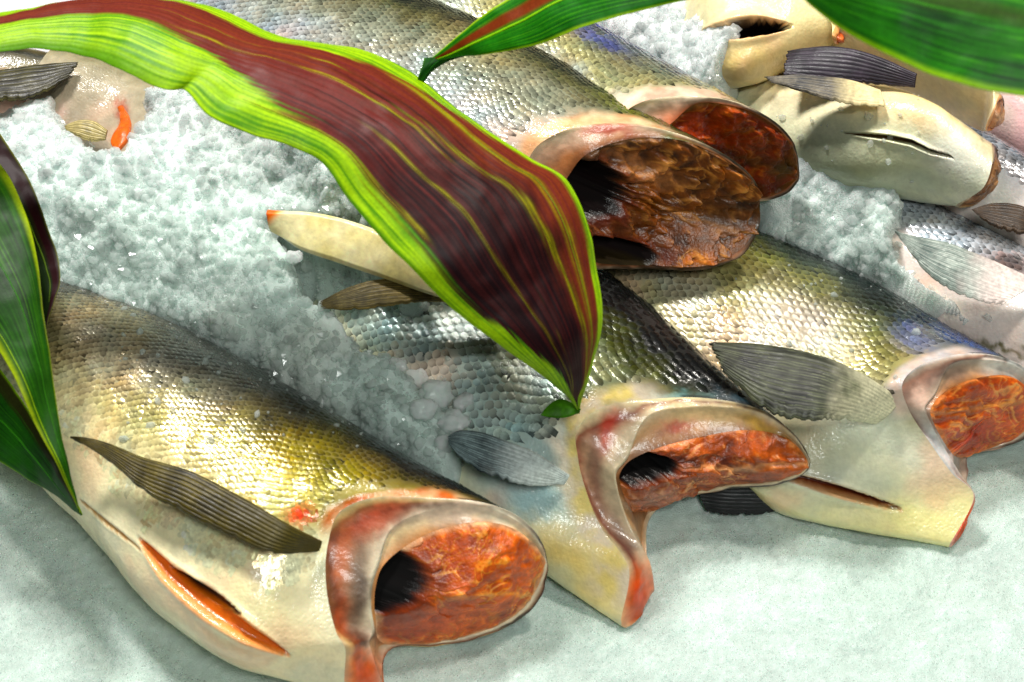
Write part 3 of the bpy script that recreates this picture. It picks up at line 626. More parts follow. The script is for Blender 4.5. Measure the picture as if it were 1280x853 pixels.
fin('pelvic_fin', f3, [(600, 360, .128), (540, 352, .128), (490, 348, .127), (440, 358, .126), (398, 378, .124)], [(600, 385, .122), (540, 377, .122), (490, 383, .121), (440, 388, .120), (402, 386, .121)],
    dark=(90, 80, 50), lightc=(176, 156, 104), rays=7, seed=9.0, amp=.0006, thick=.003)

# ---- 4: behind number 3
SIL4 = [(0.0, 24, 26, 40), (0.1, 66, 70, 90), (0.22, 90, 94, 84), (0.45, 156, 152, 112), (0.65, 156, 168, 172), (1.0, 220, 205, 170)]
f4_r0 = [(0, 999, 215, 0.132), (22, 990, 175, 0.162), (42, 958, 145, 0.182), (58, 915, 126, 0.194), (72, 868, 120, 0.200), (86, 815, 124, 0.198), (100, 782, 140, 0.192), (120, 780, 180, 0.170), (145, 800, 215, 0.147), (170, 840, 240, 0.122),
         (190, 870, 250, 0.110), (215, 900, 252, 0.104), (250, 935, 252, 0.102), (290, 962, 250, 0.106), (330, 990, 236, 0.116)]
f4_r1 = [(0, 997, 215, .132), (22, 987, 177, .161), (42, 954, 148, .180), (58, 913, 132, .191), (72, 871, 130, .194), (86, 842, 152, 0.184), (100, 828, 166, 0.177), (120, 826, 190, 0.162), (145, 835, 215, 0.144), (170, 858, 236, 0.122),
         (190, 880, 245, 0.112), (215, 905, 248, 0.107), (250, 935, 248, 0.105), (290, 960, 246, 0.109), (330, 986, 233, 0.118)]
f4, X4, n4 = make_fish('salmon behind the dark brown cut one, its own cut end red', 'headless salmon lying on the ice',
    [(520, -110, 400, 40, .125, .004, .040), (620, -45, 480, 90, .128, .004, .044), (730, 22, 570, 150, .130, .005, .047), (800, 60, 645, 192, .134, .005, .049)],
    [f4_r0, f4_r1], SIL4, shoulder=(.028, 50, 170, (232, 212, 190), (224, 180, 160)),
    blobs=[(755, 50, 40, 10, 28, (70, 76, 150), .6), (830, 130, 70, 16, 0, (226, 205, 190), .9), (900, 118, 50, 10, 20, (176, 170, 120), .6)],
    scale=dict(len=.0046, wid=.0055, thmax=140, vfade=(.8, .9), vmax=.8, rel=1.1, stop=.014, jit=.16), sgain=(1.4, .25),
    collar=dict(stops=[(0, 220, 205, 170), (.3, 226, 200, 176), (.7, 214, 160, 130), (1, 190, 100, 60)], blobs=[]),
    flesh=dict(c=(912, 193, .140), sept=(920, 196), ang=14, h0=22, asp=1.7, per=10.0, rel=1.2, mixb=.55, dark=(92, 26, 8), mid=(190, 72, 18), light=(226, 126, 60), rim=(150, 110, 50),
               holes=[], blobs=[(880, 165, 40, 24, 0, (190, 66, 20), .5), (975, 208, 24, 12, -10, (110, 84, 30), .8), (905, 190, 70, 8, 14, (40, 10, 6), .8), (940, 235, 40, 12, 0, (70, 20, 8), .6)]))

# ---- 6: far right, white belly
SIL6 = [(0.0, 40, 46, 50), (0.15, 110, 116, 120), (0.35, 168, 172, 178), (0.5, 190, 194, 198), (0.62, 224, 216, 210), (1.0, 232, 214, 206)]
f6, X6, n6 = make_fish('silver salmon at the right edge with a grey fin over its white belly', 'headless salmon lying on the ice',
    [(960, 120, 880, 250, .045, .004, .036), (1080, 195, 985, 325, .052, .004, .040), (1175, 250, 1080, 390, .060, .005, .044), (1270, 302, 1165, 440, .066, .005, .046), (1370, 360, 1260, 500, .070, .005, .046), (1460, 410, 1360, 550, .070, .005, .046)],
    None, SIL6, blobs=[(1250, 435, 50, 5, 14, (90, 84, 40), .9), (1255, 335, 30, 16, 0, (232, 190, 180), .7)],
    scale=dict(len=.0050, wid=.0054, thmax=100, vfade=(.8, .9), vmax=.55, rel=1.0, stop=.0, jit=.1), sgain=(1.4, .25))
fin('pectoral_fin', f6, [(1300, 352, .134), (1245, 328, .138), (1190, 306, .139), (1150, 296, .138), (1118, 289, .137)], [(1252, 382, .126), (1225, 378, .128), (1190, 364, .129), (1155, 338, .130), (1120, 292, .134)],
    dark=(70, 90, 84), lightc=(196, 200, 192), basec=(226, 212, 206), rays=13, seed=12., basew=.5)

# ---- 7: belly side up, slit
CREAM = [(0.0, 120, 112, 96), (0.12, 200, 186, 150), (0.3, 240, 222, 172), (0.5, 246, 236, 204), (0.75, 230, 230, 200), (1.0, 190, 194, 160)]
f7_r0 = [(0, 1247, 192, .150), (45, 1240, 180, .170), (90, 1240, 205, .172), (135, 1228, 236, .158), (180, 1196, 256, .130), (225, 1205, 259, .122), (270, 1228, 250, .120), (315, 1247, 225, .130)]
f7_r1 = [(0, 1246, 196, .149), (45, 1243, 192, .158), (90, 1241, 212, .158), (135, 1230, 236, .148), (180, 1206, 252, .132), (225, 1212, 254, .126), (270, 1230, 246, .126), (315, 1244, 222, .134)]
f7, X7, n7 = make_fish('cream-bellied salmon at the upper right with a closed belly slit, belly turned up', 'headless salmon lying on the ice',
    [(850, 60, 820, 160, .075, .0, .030), (930, 84, 900, 200, .090, .0, .034), (1015, 92, 985, 225, .112, .0, .038), (1100, 104, 1065, 240, .135, .0, .042), (1180, 132, 1138, 249, .147, .0, .042)],
    [f7_r0, f7_r1], CREAM,
    blobs=[(1015, 102, 70, 9, 6, (60, 66, 76), .9), (1090, 118, 60, 8, 12, (190, 180, 170), .6), (1140, 140, 50, 20, 20, (226, 190, 130), .5), (1200, 200, 50, 40, 40, (206, 206, 200), .7), (1140, 225, 60, 16, 10, (190, 196, 170), .6)],
    slits=[dict(pts=[(1055, 166), (1110, 172), (1140, 178), (1165, 190), (1192, 197)], w=3.2, depth=0.006, lip=.003, inner=(90, 66, 40))],
    collar=dict(stops=[(0, 190, 170, 130), (.5, 150, 110, 70), (1, 130, 90, 60)]),
    flesh=dict(c=(1228, 222, .142), sept=(1228, 222), ang=40, h0=10, asp=1.5, per=8, dark=(96, 60, 34), mid=(140, 96, 60), light=(176, 130, 90)))
fin('pectoral_fin', f7, [(1100, 112, .188), (1060, 100, .190), (1010, 94, .188), (955, 96, .184)], [(1105, 134, .186), (1060, 130, .187), (1020, 120, .186), (965, 104, .182)], dark=(36, 42, 52), lightc=(150, 140, 120), basec=(240, 224, 180), basew=.55, rays=8, seed=14.)

# ---- 8: top right with dark open belly
f8_r0 = [(0, 1052, 42, .170), (60, 1046, 32, .182), (120, 1040, 44, .182), (180, 1043, 54, .172), (240, 1048, 55, .166), (300, 1053, 48, .166)]
f8_r1 = [(0, 1051, 44, .171), (60, 1048, 38, .178), (120, 1044, 46, .178), (180, 1045, 52, .172), (240, 1048, 53, .168), (300, 1051, 48, .168)]
f8, X8, n8 = make_fish('cream salmon cut off by the top edge with a dark gaping belly opening', 'headless salmon lying on the ice',
    [(800, -90, 800, 110, .08, .0, .026), (860, -85, 862, 112, .120, .0, .034), (920, -70, 918, 106, .158, .0, .038), (975, -40, 975, 88, .168, .0, .034), (1015, -2, 1012, 70, .170, .0, .024), (1040, 26, 1036, 58, .172, .0, .014)],
    [f8_r0, f8_r1], [(0, 244, 226, 170), (.4, 246, 230, 180), (.7, 248, 232, 186), (1, 214, 194, 150)],
    blobs=[(930, 75, 50, 16, -15, (232, 205, 140), .6), (905, 95, 20, 12, 0, (150, 130, 100), .6)],
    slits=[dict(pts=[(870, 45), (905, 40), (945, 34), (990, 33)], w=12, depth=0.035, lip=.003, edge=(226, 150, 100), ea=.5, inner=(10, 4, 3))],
    collar=dict(stops=[(0, 226, 170, 110), (1, 210, 110, 60)]),
    flesh=dict(c=(1047, 46, .175), sept=(1047, 46), dark=(160, 70, 30), mid=(196, 90, 50), light=(220, 120, 70)))

# ---- 9: under the blurred leaf
f9_r0 = [(0, 1255, 128, .190), (60, 1250, 118, .200), (120, 1242, 136, .200), (180, 1232, 160, .185), (240, 1238, 163, .178), (300, 1252, 148, .178)]
f9_r1 = [(0, 1253, 131, .190), (60, 1249, 124, .197), (120, 1243, 138, .197), (180, 1236, 157, .185), (240, 1240, 159, .180), (300, 1250, 147, .180)]
f9, X9, n9 = make_fish('small pale salmon end sticking out below the blurred green leaf', 'headless salmon lying on the ice',
    [(1010, -10, 985, 60, .165, .0, .028), (1080, 22, 1060, 88, .170, .0, .030), (1150, 52, 1128, 115, .175, .0, .030), (1205, 78, 1185, 142, .180, .0, .030), (1240, 102, 1222, 158, .182, .0, .026)],
    [f9_r0, f9_r1], [(0, 210, 184, 150), (.4, 244, 220, 180), (.7, 236, 224, 190), (1, 200, 184, 150)],
    collar=dict(stops=[(0, 226, 170, 120), (1, 200, 120, 80)]), flesh=dict(c=(1244, 142, .190), sept=(1244, 142), dark=(150, 90, 60), mid=(190, 130, 90), light=(220, 170, 130)))
fin('pectoral_fin', f9, [(1146, 92, .200), (1090, 68, .200), (1040, 58, .195), (985, 64, .18)], [(1144, 110, .190), (1090, 106, .184), (1040, 104, .180), (978, 96, .176)], dark=(14, 14, 22), lightc=(70, 60, 72), rays=8, seed=15.)

# ---- 10 and 11: at the right edge
f10, X10, n10 = make_fish('dark-backed silver salmon at the right edge behind the belly-up one, small brown fin', 'headless salmon lying on the ice',
    [(1090, 90, 1040, 200, .100, .0, .034), (1160, 125, 1110, 240, .102, .0, .038), (1225, 160, 1175, 285, .104, .0, .042), (1295, 200, 1245, 325, .104, .0, .042), (1380, 245, 1330, 370, .104, .0, .04)],
    None, [(0, 24, 26, 30), (.15, 60, 64, 70), (.35, 120, 124, 130), (.55, 190, 190, 195), (.7, 226, 220, 216), (1, 230, 216, 210)],
    scale=dict(len=.0046, wid=.005, thmax=110, vfade=(.8, .9), vmax=.6, rel=1.0, stop=.0, jit=.2))
fin('pectoral_fin', f10, [(1300, 268, .150), (1270, 256, .152), (1240, 254, .151), (1214, 262, .149)], [(1295, 298, .143), (1265, 292, .144), (1238, 282, .146), (1216, 264, .148)], dark=(22, 16, 12), lightc=(84, 64, 46), rays=8, seed=16.)
f11, X11, n11 = make_fish('scaled salmon flank showing in the narrow gap below the blurred leaf at the right edge', 'headless salmon lying on the ice',
    [(1170, 20, 1130, 130, .120, .0, .034), (1240, 62, 1200, 170, .122, .0, .036), (1310, 100, 1270, 210, .122, .0, .036), (1390, 150, 1350, 260, .122, .0, .034)],
    None, [(0, 60, 56, 40), (.2, 130, 124, 84), (.5, 190, 184, 150), (.7, 226, 190, 190), (1, 226, 190, 190)],
    scale=dict(len=.0046, wid=.005, thmax=110, vfade=(.8, .9), vmax=.6, rel=1.0, stop=.0, jit=.2))

# ---- 12 and 13: upper left
f12, X12, n12 = make_fish('dark striped salmon tail part at the left edge just below the big leaf', 'headless salmon lying on the ice',
    [(-160, 40, -160, 150, .095, .0, .026), (-70, 48, -75, 150, .10, .0, .028), (0, 55, -5, 148, .105, .0, .028), (60, 62, 40, 140, .105, .0, .024), (120, 72, 95, 115, .105, .0, .014), (135, 78, 125, 95, .105, .0, .006)],
    None, [(0, 40, 36, 20), (.2, 90, 80, 50), (.4, 30, 32, 24), (.6, 120, 112, 84), (.75, 214, 180, 150), (1, 214, 180, 160)])
fin('pectoral_fin', f12, [(-40, 98, .135), (0, 88, .137), (50, 80, .138), (100, 78, .136)], [(-40, 130, .130), (0, 128, .131), (45, 122, .131), (85, 100, .132)], dark=(7, 8, 4), lightc=(84, 80, 48), rays=7, seed=17.)
f13, X13, n13 = make_fish('pale frosted salmon half buried in the ice mound, orange gill edge and tiny fin showing', 'headless salmon lying on the ice',
    [(90, 62, 30, 150, .100, .0, .028), (150, 72, 60, 172, .098, .0, .029), (215, 92, 110, 190, .088, .0, .028), (290, 130, 190, 240, .09, .0, .03), (370, 180, 280, 300, .07, .0, .03)],
    None, [(0, 110, 106, 82), (.3, 140, 134, 108), (.6, 176, 166, 146), (1, 190, 176, 160)], blobs=[(150, 140, 9, 16, 20, (150, 50, 26), .9), (70, 150, 20, 8, -60, (226, 190, 180), .7)])
fin('small_fin', f13, [(135, 163, .148), (118, 152, .150), (100, 151, .150), (80, 158, .148)], [(132, 176, .143), (115, 178, .143), (98, 172, .145), (84, 163, .146)], dark=(120, 110, 70), lightc=(226, 210, 160), rays=5, seed=18.)
V, F, C, _, _ = ribbon([(154, 132, .142), (161, 145, .146), (163, 160, .148), (161, 176, .146), (152, 190, .142)], [(146, 134, .141), (150, 150, .144), (146, 162, .145), (139, 178, .143), (144, 188, .141)], 60, 24, .004, .12, .004, 0, 0,
                     lambda U, V_, X, q: np.clip(np.broadcast_to(srgb(206, 110, 72), X.shape) * (1 + fbm(X, 120, 3, 4.)[..., None] * .4), 0, 1), 4.0)
link('gill_edge', mesh_from('gill_edge', V, F, C, True, M_FLESH), f13)

# ================================================================== ICE
def poly_world(pts):
    a = np.array(pts, float); w = P(a[:, 0], a[:, 1], a[:, 2]); return w
MOUNDS = [
    ([(-90, 130, .105), (0, 143, .108), (40, 122, .115), (62, 118, .122), (75, 150, .130), (110, 185, .140), (150, 192, .148), (168, 160, .150), (185, 110, .150), (240, 100, .155), (330, 130, .170), (430, 200, .175), (520, 290, .162), (440, 268, .150),
      (345, 258, .135), (332, 285, .122), (352, 312, .112), (372, 345, .104), (392, 382, .100), (430, 405, .095), (465, 440, .092), (505, 470, .088), (545, 495, .082), (572, 520, .078), (578, 555, .072), (556, 585, .072), (500, 553, .075), (430, 503, .078),
      (340, 448, .082), (250, 408, .084), (160, 388, .085), (80, 366, .085), (-90, 290, .08)], .018),
    ([(965, 120, .140), (1010, 140, .140), (1050, 156, .138), (1085, 185, .135), (1132, 232, .130), (1122, 262, .124), (1112, 288, .118), (1150, 325, .112), (1200, 368, .100), (1240, 415, .088), (1180, 402, .078), (1100, 362, .074), (1040, 328, .074), (945, 283, .078), (940, 240, .10)], .020),
    ([(700, -50, .12), (820, -60, .14), (890, -40, .16), (905, 10, .182), (922, 42, .184), (905, 62, .182), (900, 104, .165), (850, 92, .145), (800, 60, .135), (750, 26, .125)], .020),
]
gx = np.arange(-0.78, 0.80, .0024); gy = np.arange(-0.42, 0.78, .0024)
GX, GY = np.meshgrid(gx, gy, indexing='ij')
Q2 = np.stack([GX, GY], -1)
Z = 0.0 + 0.045 * sstep(0.10, 0.5, GY)
INM = np.zeros_like(Z)
for pts, soft in MOUNDS:
    w = poly_world(pts); wz = w[:, 2]; w2 = w[:, :2]
    # ragged outline
    Qn = Q2 + np.stack([fbm(np.stack([GX, GY, GX * 0], -1), 42, 3, 1.), fbm(np.stack([GX, GY, GX * 0], -1), 42, 3, 5.)], -1) * .007
    inside = np.zeros(Z.shape, bool); dmin = np.full(Z.shape, 1e9); num = np.zeros(Z.shape); den = np.zeros(Z.shape)
    for k in range(len(w2)):
        a, b = w2[k], w2[(k + 1) % len(w2)]; ab = b - a
        t = np.clip(((Qn - a) @ ab) / (ab @ ab), 0, 1); d = np.linalg.norm(Qn - (a + t[..., None] * ab), axis=-1)
        dmin = np.minimum(dmin, d); ww = 1 / (d + .004) ** 2; num += ww * (wz[k] * (1 - t) + wz[(k + 1) % len(w2)] * t); den += ww
        cond = ((a[1] > Qn[..., 1]) != (b[1] > Qn[..., 1])) & (Qn[..., 0] < (b[0] - a[0]) * (Qn[..., 1] - a[1]) / (b[1] - a[1] + 1e-12) + a[0])
        inside ^= cond
    sd = np.where(inside, dmin, -dmin)
    prof = sstep(-soft * .9, soft * .25, sd) * (1 + 0.08 * sstep(0, .06, sd))
    zz = num / den
    Z = np.maximum(Z, Z * (1 - prof) + zz * prof); INM = np.maximum(INM, prof)
XYZ = np.stack([GX, GY, Z * 1.3], -1)
lump = fbm(XYZ, 26, 4, 2.); fine = fbm(XYZ, 140, 3, 8.)
Z0 = Z.copy()
Z = Z + lump * (.0030 + .0030 * INM) + np.abs(fine) * (.0022 + .002 * INM)
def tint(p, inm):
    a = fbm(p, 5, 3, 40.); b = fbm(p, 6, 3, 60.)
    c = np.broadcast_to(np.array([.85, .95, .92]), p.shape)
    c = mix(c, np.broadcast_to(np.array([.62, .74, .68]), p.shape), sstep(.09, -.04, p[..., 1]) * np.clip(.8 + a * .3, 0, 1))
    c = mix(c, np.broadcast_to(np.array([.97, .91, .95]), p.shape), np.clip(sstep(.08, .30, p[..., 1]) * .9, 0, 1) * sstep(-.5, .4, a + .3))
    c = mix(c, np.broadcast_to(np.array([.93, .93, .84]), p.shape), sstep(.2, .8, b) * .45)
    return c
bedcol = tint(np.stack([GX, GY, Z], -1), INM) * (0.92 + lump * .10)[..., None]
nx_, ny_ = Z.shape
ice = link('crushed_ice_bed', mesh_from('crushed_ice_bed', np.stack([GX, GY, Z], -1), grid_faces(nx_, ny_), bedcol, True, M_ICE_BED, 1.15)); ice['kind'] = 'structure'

# where does a fish cover the ice (seen from straight above)
pts = np.concatenate(FISH_PTS); cell = .004
HX = int((gx[-1] - gx[0]) / cell) + 2; HY = int((gy[-1] - gy[0]) / cell) + 2
cover = np.full((HX, HY), -1.0); ii = ((pts[:, 0] - gx[0]) / cell).astype(int); jj = ((pts[:, 1] - gy[0]) / cell).astype(int)
ok = (ii >= 0) & (ii < HX) & (jj >= 0) & (jj < HY); np.maximum.at(cover, (ii[ok], jj[ok]), pts[ok, 2])

def hz(x, y, A=Z):
    fx = np.clip((x - gx[0]) / .0024, 0, nx_ - 1.001); fy = np.clip((y - gy[0]) / .0024, 0, ny_ - 1.001); i = fx.astype(int); j = fy.astype(int); a = fx - i; b = fy - j
    return (A[i, j] * (1 - a) + A[i + 1, j] * a) * (1 - b) + (A[i, j + 1] * (1 - a) + A[i + 1, j + 1] * a) * b

phi = (1 + 5 ** .5) / 2
ico = np.array([(-1, phi, 0), (1, phi, 0), (-1, -phi, 0), (1, -phi, 0), (0, -1, phi), (0, 1, phi), (0, -1, -phi), (0, 1, -phi), (phi, 0, -1), (phi, 0, 1), (-phi, 0, -1), (-phi, 0, 1)]) / 1.9
icf = np.array([(0, 11, 5), (0, 5, 1), (0, 1, 7), (0, 7, 10), (0, 10, 11), (1, 5, 9), (5, 11, 4), (11, 10, 2), (10, 7, 6), (7, 1, 8), (3, 9, 4), (3, 4, 2), (3, 2, 6), (3, 6, 8), (3, 8, 9), (4, 9, 5), (2, 4, 11), (6, 2, 10), (8, 6, 7), (9, 8, 1)])
octv = np.array([(1, 0, 0), (-1, 0, 0), (0, 1, 0), (0, -1, 0), (0, 0, 1), (0, 0, -1)], float)
octf = np.array([(0, 2, 4), (2, 1, 4), (1, 3, 4), (3, 0, 4), (2, 0, 5), (1, 2, 5), (3, 1, 5), (0, 3, 5)])

def grains(name, n, smin, smax, where, tv, tf, sink=.3, pw=2.0, mat=M_GRAIN, bright=1.0, at=None):
  if at is not None: x, y, z = at.T
  else:
    x = rng.uniform(-.62, .66, n * 8); y = rng.uniform(-.34, .66, n * 8)
    sl = np.sqrt(1 + ((hz(x + .003, y) - hz(x - .003, y)) / .006) ** 2 + ((hz(x, y + .003) - hz(x, y - .003)) / .006) ** 2)
    keep = where(x, y) & (rng.random(len(x)) < np.minimum(sl, 7) / 7)
    x, y = x[keep], y[keep]; z = hz(x, y); q = proj(np.stack([x, y, z], -1))
    k = (q[:, 0] > -70) & (q[:, 0] < 1350) & (q[:, 1] > -60) & (q[:, 1] < 930)
    ci = ((x - gx[0]) / cell).astype(int); cj = ((y - gy[0]) / cell).astype(int); k &= cover[ci, cj] < z + .001
    x, y, z = x[k][:n], y[k][:n], z[k][:n]
  if True:
    m = len(x)
    s = smin + (smax - smin) * rng.random(m) ** pw
    nt_ = 40; T = tv[None] * (1 + rng.normal(0, .16, (nt_, len(tv), 1))) * rng.uniform(.6, 1.25, (nt_, 1, 3))
    # random rotations
    qn = rng.normal(size=(m, 4)); qn /= np.linalg.norm(qn, axis=1, keepdims=True); a, b, c, d = qn.T
    Rm = np.stack([1 - 2 * (c * c + d * d), 2 * (b * c - a * d), 2 * (b * d + a * c), 2 * (b * c + a * d), 1 - 2 * (b * b + d * d), 2 * (c * d - a * b), 2 * (b * d - a * c), 2 * (c * d + a * b), 1 - 2 * (b * b + c * c)], -1).reshape(m, 3, 3)
    V = np.einsum('nij,nkj->nki', Rm, T[rng.integers(0, nt_, m)]) * s[:, None, None] + np.stack([x, y, z + s * (1 - 2 * sink) * .5], -1)[:, None]
    F = (tf[None] + (np.arange(m) * len(tv))[:, None, None]).reshape(-1, 3)
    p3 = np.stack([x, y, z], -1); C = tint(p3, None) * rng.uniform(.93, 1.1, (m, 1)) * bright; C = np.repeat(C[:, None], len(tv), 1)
    o = link(name, mesh_from(name, V.reshape(-1, 3), F, C.reshape(-1, 3), False, mat, 1.1)); o['kind'] = 'stuff'
    return o
inm = lambda x, y: hz(x, y, INM)
grains('fine_ice_grains', 150000, .0004, .0010, lambda x, y: (inm(x, y) < .4), octv, octf, .35, 2.0, M_FINE, 1.3)
grains('coarse_ice_grains', 110000, .0006, .0048, lambda x, y: (inm(x, y) > .25), ico, icf, .38, 3.2, M_GRAIN, 1.12)

sp = []
for X_, n_, cnt, bx in [(X1, n1, 70, (150, 380, 480, 560)), (X2, n2_, 60, (380, 330, 640, 520)), (X3, n3, 30, (250, 60, 560, 240)), (X5, n5, 40, (880, 280, 1150, 480)), (X7, n7, 30, (960, 120, 1150, 240)), (X6, n6, 60, (1080, 220, 1240, 420))]:
    f_ = X_.reshape(-1, 3); q_ = proj(f_); k_ = (q_[:, 0] > bx[0]) & (q_[:, 0] < bx[2]) & (q_[:, 1] > bx[1]) & (q_[:, 1] < bx[3]) & (f_[:, 2] > np.median(f_[:, 2]) + .01)
    k_ = np.where(k_)[0]; sp.append(f_[rng.choice(k_, min(cnt, len(k_)), replace=False)] + np.array([0, 0, .0006]))
grains('stray_ice_grains', 0, .0007, .0034, None, ico, icf, .3, 2.5, M_GRAIN, 1.1, np.concatenate(sp))

M_SHARD = material('clear_ice_shard', rough=0.04, trans=1.0, ior=1.31, spec=1.0, base=(.92, .99, .96)); add_translucent(M_SHARD, .12)
M_SHARD.node_tree.nodes[[n.name for n in M_SHARD.node_tree.nodes if n.type == 'MIX_SHADER'][1]].inputs[0].default_value = .28
grains('clear_ice_shards', 3800, .0022, .0066, lambda x, y: (inm(x, y) > .3), ico, icf, .30, 1.6, M_SHARD, 1.0)
# clear lumps
def ico_sub(n=2):
    v = [Vector(p).normalized() for p in ico]; f = [tuple(t) for t in icf]
    for _ in range(n):
        mid = {}; g = []
        def m(a, b):
            k = (min(a, b), max(a, b))
            if k not in mid: mid[k] = len(v); v.append(((v[a] + v[b]) / 2).normalized())
            return mid[k]
        for a, b, c in f:
            ab, bc, ca = m(a, b), m(b, c), m(c, a); g += [(a, ab, ca), (b, bc, ab), (c, ca, bc), (ab, bc, ca)]
        f = g
    return np.array([list(p) for p in v]), np.array(f)
LV, LF = ico_sub(3)
LUMPS = ['largest clear ice lump at the end of the mound, next to the coarse scales', 'clear ice lump farthest right of the mound end, against the coarse scales', 'clear ice lump just above the small grey fin of the coarse-scaled salmon',
         'clear ice lump above and left of the largest one at the mound end', 'clear ice lump on the mound side of the largest one, below it', 'clear ice lump farthest up the mound edge beside the coarse scales',
         'clear ice lump lowest at the mound end, touching the grey fin tip', 'small clear ice lump alone below the cream belly flap']
for k, (px, py, r_) in enumerate([(545, 492, 17), (584, 503, 14), (566, 528, 15), (520, 474, 13), (530, 512, 14), (494, 458, 12), (556, 556, 13), (368, 322, 9)]):
    g = P(px, py, .09); rr = r_ * .0006
    zz = float(hz(g[0:1], g[1:2])[0]); g = P(px, py, max(zz, .07) + rr * .5)
    d = 1 + .28 * fbm(LV, 1.3, 3, k * 3.1) + .05 * fbm(LV, 5, 2, k * 1.7)
    V_ = LV * d[:, None] * rr * np.array([1.15, .95, .8])
    o = link('ice_lump', mesh_from('ice_lump', V_, LF, None, True, M_CHUNK)); o.location = tuple(map(float, g))
    o['label'] = LUMPS[k]; o['category'] = 'ice lump'; o['group'] = 'clear ice lumps at the end of the mound'

# ================================================================== LEAVES
def leaf(label, A, B, colour, veins, thick=.0012, bulge=.05, wave=.0, seed=1.0, nu=260, nv=110, ripple=.002, rays=0):
    V, F, C, X, n = ribbon(A, B, nu, nv, thick, bulge, ripple, rays, .00018 if rays else 0, colour, seed, wave)
    root = thing('leaf', label, 'leaf', X.reshape(-1, 3)[np.argmin(X[..., 2])], 'long striped leaves of the garnish')
    link('blade', mesh_from('blade', V, F, C, True, M_LEAF, 1.06), root)
    for (v0, v1, u0, u1, w, rgb) in veins:
        uu = np.linspace(u0, u1, 90); vv = v0 + (v1 - v0) * np.linspace(0, 1, 90)
        iu = uu * (nu - 1); iv = vv * (nv - 1); i = np.minimum(iu.astype(int), nu - 2); j = np.minimum(iv.astype(int), nv - 2); a = (iu - i)[:, None]; b = (iv - j)[:, None]
        c = (X[i, j] * (1 - a) + X[i + 1, j] * a) * (1 - b) + (X[i, j + 1] * (1 - a) + X[i + 1, j + 1] * a) * b; nn = n[i, j]
        tg = np.gradient(c, axis=0); tg /= np.linalg.norm(tg, axis=1, keepdims=True) + 1e-9; sd = np.cross(nn, tg)
        rad = w * np.sin(np.pi * np.linspace(.03, .97, 90)) ** .6
        ring = []
        for k in range(6):
            an = k / 6 * 2 * math.pi; ring.append(c + sd * (rad * math.cos(an))[:, None] + nn * (rad * .45 * math.sin(an) + thick * .5)[:, None])
        ring = np.stack(ring, 1); cc = np.broadcast_to(srgb(*rgb), ring.shape)
        link('vein', mesh_from('vein', ring.reshape(-1, 3), grid_faces(90, 6, True), cc.reshape(-1, 3), True, M_LEAF), root)
    return root

def red_leaf(U, V, X, q):
    f = fbm(X * np.array([1, 1, 1]), 30, 3, 3.); st = fbm(np.stack([U * 3.0, V * 55, U * 0], -1), 1, 3, 2.); st2 = fbm(np.stack([U * 5.0, V * 130, U * 0 + 5], -1), 1, 2, 7.)
    lime = np.broadcast_to(srgb(152, 192, 20), X.shape); green = np.broadcast_to(srgb(70, 124, 14), X.shape); burg = np.broadcast_to(srgb(92, 32, 28), X.shape)
    dark = np.broadcast_to(srgb(26, 8, 12), X.shape); red = np.broadcast_to(srgb(122, 52, 24), X.shape)
    c = mix(burg, red, np.clip(.35 + st * .9, 0, 1) * sstep(.75, .35, V))
    c = mix(c, dark, np.clip(sstep(.40, .72, U + st * .12) * sstep(.14, .36, V + f * .1) * (.95 + st * .4), 0, 1))
    c = mix(c, dark, np.clip(st * .9 - .2 + f * .3, 0, .6))
    c = c * (1 + st2 * .35)[..., None]
    # lower margin (V near 1) is wide on the left and narrow further on; upper margin (V near 0)
    wl = np.interp(U, [0, .1, .2, .3, .45, .6, .8, 1], [.50, .46, .44, .38, .19, .13, .09, .5]); wu = np.interp(U, [0, .06, .12, .2, .3, .40, .47, .54, .6, .75, .9, 1], [.45, .28, .13, .13, .17, .22, .17, .08, .035, .04, .10, .5])
    g = mix(lime, green, np.clip(.38 + st * 1.3 + f * .5, 0, 1))
    g = mix(g, green, sstep(.82, .98, V) * sstep(.34, .2, U) * .9)
    c = mix(c, g, sstep(-.02, .02, V - (1 - wl) + st * .05)); c = mix(c, g, sstep(.02, -.02, V - wu + st * .03))
    for (v0, v1, u0, u1, w) in [(.20, .14, .44, .99, .022), (.42, .17, .50, .99, .020), (.52, .44, .22, .62, .009), (.66, .58, .50, .98, .009), (.84, .86, .38, .72, .012), (.38, .36, .18, .45, .005), (.5, .56, .78, .97, .008)]:
        vc = v0 + (v1 - v0) * np.clip((U - u0) / (u1 - u0), 0, 1); k = np.exp(-((V - vc + f * .01) / w) ** 2) * sstep(u0, u0 + .08, U) * sstep(u1, u1 - .06, U)
        c = mix(c, np.broadcast_to(srgb(140, 136, 20), X.shape), np.clip(k * (.55 + st * 1.3 + f * .5), 0, .8))
    return np.clip(c * (1 + f[..., None] * .15), .002, 1)
LA = [(-60, 22), (0, 16), (70, 3), (150, -4), (230, 0), (290, 20), (358, 50), (438, 61), (500, 82), (552, 117), (612, 164), (662, 198), (704, 222), (729, 266), (743, 325), (754, 395), (746, 445), (732, 490), (724, 512)]
LB = [(-60, 72), (0, 66), (50, 60), (100, 66), (150, 86), (205, 112), (230, 115), (262, 146), (310, 167), (365, 184), (402, 203), (432, 245), (470, 292), (512, 335), (560, 382), (625, 432), (672, 466), (703, 492), (722, 513)]
zl = np.interp(np.arange(19), [0, 4, 10, 13, 16, 18], [.31, .30, .26, .225, .160, .112])
